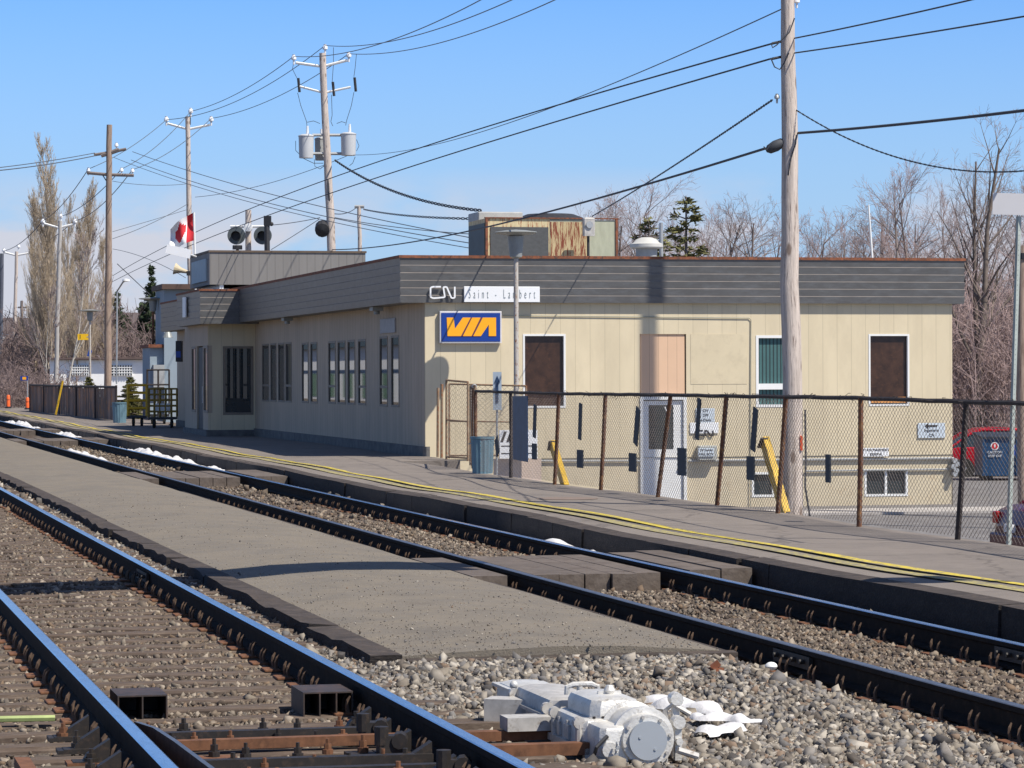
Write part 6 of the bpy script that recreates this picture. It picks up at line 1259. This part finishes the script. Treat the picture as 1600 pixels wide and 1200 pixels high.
# hill ridge far away on the left and a long tree line at the horizon
mb = MB(); vs = []; n = 80
for i in range(n + 1):
    x = -420 + 900 * i / n; hgt = 17 + 6 * math.sin(i * .21) + 2.2 * math.sin(i * .9) + random.uniform(-.8, .8); vs += [(x, 900, -2), (x, 930, hgt * .75), (x, 990, hgt)]
mb.add(vs, [(i * 3 + j, i * 3 + j + 1, i * 3 + j + 4, i * 3 + j + 3) for i in range(n) for j in range(2)]); tag(build('far_hill', mb, hill_m, keep=True), kind='structure')
# unseen shed added across the tracks, shaped for its reflection in the station's windows
ob = thing('reflection_shed', 'white shed with a blue band, added out of view for the station windows to reflect', 'building', RF(-16, 235, -.3), TH)
build('wall', MB().box(-6, 0, -45, 60, 0, 4.2), mat('shed_white', (.75, .75, .75), .7, var=.03), ob); build('band', MB().box(-.1, .03, -45, 60, 2.2, 2.45), sheet_blue, ob); build('roof', MB().box(-6.5, .5, -46, 61, 4.2, 5.4), mat('shed_roof', (.06, .09, .11), .7), ob)
for k in range(12): build('shed_door', MB().box(-.1, .05, -40 + k * 8, -36 + k * 8, .3, 2.15), mat('green_door', (.07, .15, .08), .7) if k == 0 else MATS['green_door'], ob)
# ================================================================== trees
def grow(P0, P1, R0, R1, p, d, L_, r, lv, mx_, rr, nch, wob, up, spread, ratio, rmin, cls, K):
    n = 4 if lv < 2 else 3; pts = [p]; dd = d.copy()
    for i in range(n):
        dd = (dd + Vector((rr.gauss(0, wob), rr.gauss(0, wob), rr.gauss(0, wob) + up))).normalized(); q = pts[-1] + dd * (L_ / n); rr0 = max(rmin, r * (1 - .8 * i / n)); rr1 = max(rmin * .8, r * (1 - .8 * (i + 1) / n))
        cls[0 if lv < 2 else 1].append((pts[-1], q, rr0, rr1)); pts.append(q)
    if lv >= mx_: return
    for k in range(nch[lv]):
        u = rr.uniform(.25 if lv else K, 1) ; i = min(n - 1, int(u * n)); q = pts[i].lerp(pts[i + 1], u * n - i); az = rr.uniform(0, 6.283); sp = spread * rr.uniform(.6, 1.3); base = (pts[i + 1] - pts[i]).normalized(); a = base.orthogonal().normalized(); b = base.cross(a)
        nd = (base * math.cos(sp) + (a * math.cos(az) + b * math.sin(az)) * math.sin(sp)).normalized(); shape = (1.15 - u * .75) if lv == 0 else (1.1 - .5 * u)
        grow(P0, P1, R0, R1, q, nd, L_ * ratio[lv] * shape * rr.uniform(.75, 1.2), max(rmin, r * (1 - .75 * u) * .5), lv + 1, mx_, rr, nch, wob, up, spread, ratio, rmin, cls, K)
def tree_meshes(key, H_, seed, nch=(24, 9, 6, 4), spread=.75, up=.03, wob=.12, ratio=(.48, .5, .5, .5), rmin=.0055, r0=None, K=.22, mt=bark, mc=twig, mx_=3):
    rr = random.Random(seed); cls = ([], []); grow(0, 0, 0, 0, Vector((0, 0, 0)), Vector((0, 0, 1)), H_, r0 or H_ * .016, 0, mx_, rr, nch, wob, up, spread, ratio, rmin, cls, K); out = []
    for c, m, ns in ((cls[0], mt, 5), (cls[1], mc, 3)):
        V, F = segs_np([s[0] for s in c], [s[1] for s in c], [s[2] for s in c], [s[3] for s in c], ns); out.append(mesh_np(key, V, F, [m]))
    return out
def place(ms, label, p, h, H0, rz, group, cat='tree', name='bare_tree', names=('trunk', 'crown'), sx=1.0):
    H0 = max(v.co.z for v in ms[1].vertices); r = thing(name, label, cat, p, rz, group); s = h / H0; r.scale = (s * sx, s * sx, s)
    for m_, nm in zip(ms, names): o = bpy.data.objects.new(nm, m_); COL.objects.link(o); o.parent = r
    return r
TA = [tree_meshes('bare_tree_mesh', 10, 20 + i, mt=bark, mc=(twig, twigp, twig, twigp)[i], spread=(.7, .6, .85, .75)[i]) for i in range(4)]
LO = ['bare tree whose dark branches rise right behind the air unit', 'pale bare tree just right of the air unit', 'bare tree directly behind the mushroom vent', 'tall bare tree behind the taller pine', 'bare tree left of the middle of the far group, right of the pines', 'bare tree close to the left side of the big wooden pole', 'bare tree half hidden by the big wooden pole', 'bare tree in the gap right of the big wooden pole', 'low wide bare tree between the big pole and the whip antenna', 'bare tree directly behind the whip antenna', 'bare tree right of the whip antenna', 'low faint bare tree left of the big wooden pole', 'lowest faint bare tree behind the big wooden pole', 'faint bare tree right of the taller pine', 'faint low bare tree left of the whip antenna']
LR = ['bare tree with upright forks left of the tallest trunk', 'bare tree next to the forked one, nearer the tallest trunk', 'high bare tree two places left of the tallest trunk', 'low bare tree just left of the tallest trunk', 'bare tree behind the tallest trunk', 'bare tree rising right behind the slimmer tall trunk', 'bare tree between the tall trunks and the blank pale sign', 'bare tree whose top shows beside the blank pale sign', 'bare tree at the right edge above the blank sign', 'short bare tree by the brown round post', 'short bare tree right of the tallest trunk base', 'low far bare tree behind the roof end', 'faint bare tree left of the roof end', 'bare tree at the extreme right beyond the brown post']
# trees seen over the roof, then the wood at the right: (x pixel, top y pixel, distance)
over = [(950, 300, 104), (985, 285, 118), (1015, 300, 125), (1040, 270, 130), (1100, 300, 122), (1145, 310, 130), (1190, 300, 118), (1265, 320, 125), (1300, 330, 135), (1345, 325, 120), (1385, 300, 115), (1160, 325, 140), (1225, 340, 140), (1070, 320, 140), (1320, 350, 145)]
for i, (px, py, Y) in enumerate(over):
    b_ = atY(px, 600, Y); zt2 = atY(px, py, Y).z; place(TA[i % 4], LO[i], (b_.x, Y, -1.3), zt2 + 1.3, 10, i * 1.7, 'bare trees behind the station')
WHERE = [(1400, 'with a crooked trunk left of the tall twin trunks'), (1450, '')]
right = [(1412, 230, 98), (1440, 300, 110), (1462, 240, 102), (1475, 330, 120), (1500, 270, 112), (1545, 260, 108), (1565, 330, 116), (1585, 250, 105), (1610, 300, 112), (1600, 420, 98), (1555, 420, 100), (1500, 400, 125), (1430, 340, 130), (1640, 280, 100)]
for i, (px, py, Y) in enumerate(right):
    b_ = atY(px, 600, Y); zt2 = atY(px, py, Y).z; place(TA[(i + 1) % 4], LR[i], (b_.x, Y, -1.3), zt2 + 1.3, 10, i * 2.1 + .5, 'bare trees in the wood at the right', sx=.8)
# tall double trunk beside the right end of the roof
TB = tree_meshes('tall_tree_mesh', 12, 77, nch=(17, 6, 5, 4), spread=.72, up=.05, wob=.06, ratio=(.36, .5, .5, .5), r0=.20, K=.30, mt=mat('grey_brown_bark', (.15, .12, .10), .9, var=.3, scale=5), mc=twig)
TC = tree_meshes('tall_tree_mesh', 12, 91, nch=(15, 6, 5, 4), spread=.6, up=.07, wob=.05, ratio=(.34, .5, .5, .5), r0=.17, K=.34, mt=MATS['grey_brown_bark'], mc=twig)
b_ = atY(1521, 650, 96); place(TB, 'tallest bare tree with a thick dark trunk just right of the roof end', (b_.x, 96, -1.3), atY(1530, 165, 96).z + 1.3, 12, .4, None)
b_ = atY(1533, 650, 97); place(TC, 'slimmer tall bare tree touching the tallest trunk on its right side', (b_.x + .05, 97, -1.3), atY(1545, 190, 97).z + 1.3, 12, 2.4, None)
# dense undergrowth, one mass
def thicket(name, spots, m, seed, per=60, rad=.010):
    rr = random.Random(seed); P0, P1, R0, R1 = [], [], [], []
    for (x, y, z, h, w) in spots:
        for k in range(per):
            q = Vector((x + rr.gauss(0, w), y + rr.gauss(0, w), z)); d = Vector((rr.gauss(0, .22), rr.gauss(0, .22), 1)).normalized(); hh_ = h * rr.uniform(.45, 1.0); n = 5
            for i in range(n):
                d = (d + Vector((rr.gauss(0, .13), rr.gauss(0, .13), 0))).normalized(); q2 = q + d * hh_ / n; r_a = max(rad, .02 * (1 - i / n)); P0.append(q); P1.append(q2); R0.append(r_a); R1.append(r_a * .85)
                if i > 0:
                    for _ in range(3):
                        e = (d * .8 + Vector((rr.gauss(0, .7), rr.gauss(0, .7), rr.gauss(.1, .4)))).normalized(); a = q.lerp(q2, rr.random()); b = a + e * hh_ * rr.uniform(.08, .24); P0.append(a); P1.append(b); R0.append(rad); R1.append(rad * .6)
                        for _ in range(2): e2 = (e + Vector((rr.gauss(0, .6), rr.gauss(0, .6), rr.gauss(.1, .4)))).normalized(); c2 = a.lerp(b, rr.uniform(.3, 1)); P0.append(c2); P1.append(c2 + e2 * hh_ * rr.uniform(.04, .12)); R0.append(rad * .8); R1.append(rad * .5)
                q = q2
    V, F = segs_np(P0, P1, R0, R1, 3); return tag(link(name, mesh_np(name, V, F, [m])), kind='stuff')
sp2 = []
for i in range(64):
    px = random.uniform(1475, 1650); Y = random.uniform(96, 128); b_ = atY(px, 600, Y); sp2.append((b_.x, Y, -1.3, random.uniform(4.2, 6.6), 1.0))
thicket('undergrowth', sp2, twigp, 5)
sp2 = []
for i in range(70):
    px = random.uniform(900, 1480); Y = random.uniform(125, 150); b_ = atY(px, 600, Y); sp2.append((b_.x, Y, -1.3, random.uniform(6.0, 9.0), 1.4))
thicket('brushwood', sp2, twigp, 6, per=30, rad=.009)
sp2 = []
for i in range(90):
    px = random.uniform(-60, 235); Y = random.uniform(215, 300); b_ = atY(px, 600, Y); sp2.append((b_.x, Y, -.4, random.uniform(3.5, 6.5 if px < 60 else 8), 2.2))
thicket('far_scrub', sp2, mat('pinkish_twigs', (.21, .155, .145), .9, var=.25, scale=.4), 8, per=46, rad=.022)
sp2 = []
for i in range(26):
    px = random.uniform(-50, 75); Y = random.uniform(172, 195); b_ = atY(px, 600, Y); sp2.append((b_.x, Y, -.4, random.uniform(1.6, 3.4), 1.2))
thicket('low_scrub', sp2, MATS['pinkish_twigs'], 9, per=40, rad=.015)
# poplars
PO = [tree_meshes('poplar_mesh', 18, 50 + i, nch=(80, 12, 6, 3), spread=.36, up=.13, wob=.045, ratio=(.27, .42, .5, .5), rmin=.0085, r0=.13, K=.10, mt=poplar_t, mc=poplar_t) for i in range(3)]
for i, (px, py, Y, lb, sx_) in enumerate(((86, 205, 212, 'tallest columnar bare poplar at the left', .95), (141, 272, 214, 'second columnar bare poplar, behind the brown pole', .85), (56, 290, 218, 'lower bare poplar at the left flank of the tallest one', .8), (108, 300, 222, 'bare poplar between the two tallest poplars', .8), (118, 330, 205, 'short bare poplar between the two tallest ones', .9), (165, 360, 216, 'lowest bare poplar on the right flank of the group', .9), (70, 250, 224, 'bare poplar standing close behind the tallest one', .7))):
    b_ = atY(px, 600, Y); place(PO[i % 3], lb, (b_.x, Y, -.4), atY(px, py, Y).z + .4, 18, i * 1.3, 'columnar poplars', name='poplar_tree', sx=sx_)
BI = tree_meshes('birch_mesh', 9, 66, nch=(12, 6, 5, 3), spread=.5, up=.05, wob=.07, r0=.09, K=.3, mt=birch, mc=twig, rmin=.015)
for i, (px, py, Y, rz, lb) in enumerate(((100, 330, 185, 0, 'pale thin birch leaning right behind the pale grey pole'), (72, 430, 188, 2, 'pale thin birch leaning left near the warehouse end'), (175, 470, 200, 4, 'thin bare birch behind the brown pole'))):
    b_ = atY(px, 600, Y); r = place(BI, lb, (b_.x, Y, -.4), atY(px, py, Y).z + .4, 9, rz, 'thin birches at the left', name='birch_tree', sx=.7); r.rotation_euler = ((0, .12, rz), (0, -.15, rz), (0, .05, rz))[i]
# conifers
def conifer(key, H_, seed, m, base=.1, wid=.2, dens=1.0, pine=False):
    rr = random.Random(seed); V, F, P0, P1, R0, R1 = [], [], [Vector((0, 0, 0))], [Vector((0, 0, H_))], [H_ * .015], [.02]; z = H_ * base
    while z < H_ * .99:
        f_ = 1 - z / H_; L0 = H_ * wid * (f_ ** .85) * rr.uniform(.65, 1.25) + .12
        for k in range(int((7 if not pine else 4) * dens)):
            az = rr.uniform(0, 6.283); L_ = L0 * rr.uniform(.6, 1.15); dr = Vector((math.cos(az), math.sin(az), rr.uniform(-.25, .15) if not pine else rr.uniform(-.05, .5))).normalized(); a = Vector((0, 0, z)); b = a + dr * L_; P0.append(a); P1.append(b); R0.append(.03); R1.append(.01)
            for q in range(int(30 * L_ / H_ * 10 * dens) + 8):
                u = rr.random() ** .7 if not pine else rr.uniform(.45, 1.05); c = a.lerp(b, u) + Vector((rr.gauss(0, .07), rr.gauss(0, .07), rr.gauss(-.05, .07))) * H_ * .1; s_ = H_ * (.0085 if pine else .0125) * rr.uniform(.5, 1.5); e1 = (dr + Vector((rr.gauss(0, .6), rr.gauss(0, .6), rr.gauss(-.2, .5)))).normalized() * s_ * 1.7; e2 = e1.cross(Vector((rr.gauss(0, 1), rr.gauss(0, 1), rr.gauss(0, 1)))).normalized() * s_ * .55; n = len(V); V += [c - e1 * .5 - e2, c + e1, c - e1 * .5 + e2]; F.append((n, n + 1, n + 2))
        z += H_ * .035 * rr.uniform(.7, 1.3)
    v2, f2 = segs_np(P0, P1, R0, R1, 5); return [mesh_np(key, v2, f2, [bark]), mesh_np(key, np.array(V), np.array(F), [m])]
CO = [conifer('spruce_mesh', 10, 3, needles, .08, .2), conifer('spruce_mesh', 10, 4, needles, .1, .23, .9)]
PI = conifer('pine_mesh', 10, 9, needles2, .3, .27, 1.1, True)
def con(ms, lb, px, py, Y, rz, name='spruce_tree', sx=1, zb_=-.4, grp='dark spruces'):
    b_ = atY(px, 600, Y); place(ms, lb, (b_.x, Y, zb_), atY(px, py, Y).z - zb_, 10, rz, grp, name=name, sx=sx)
con(CO[0], 'dark spruce seen above the roof of the blue grey building', 236, 412, 226, 0, sx=.8); con(CO[1], 'dark spruce just right of the brown pole', 183, 455, 230, 1, sx=.8); con(CO[0], 'spruce partly hidden by the far end of the station', 222, 470, 236, 2.2, sx=.9)
con(CO[1], 'broad spruce low behind the brown pole', 196, 490, 232, 3.3, sx=1.1)
con(PI, 'yellow green pine behind the mushroom vent, the taller of the two', 1073, 305, 112, 0, 'pine_tree', 1.25, -1.3, 'pines over the roof'); con(PI, 'yellow green pine directly behind the thin roof pipe', 1015, 338, 115, 2, 'pine_tree', 1.3, -1.3, 'pines over the roof')
BU = conifer('bush_mesh', 3, 12, mat('bush_needles', (.13, .13, .035), .85, var=.35, scale=3, island=.3), .05, .42, 1.4)
for i, (px, py, Y, lb) in enumerate(((139, 588, 150, 'round yellow green bush behind the slatted fence at the far lamp'), (203, 588, 135, 'yellow green bush behind the yellow trolley'))):
    b_ = atY(px, 600, Y); place(BU, lb, (b_.x, Y, -.35), atY(px, py, Y).z + .35, 3, i, 'yellow green bushes', 'bush', 'bush', sx=1.1)
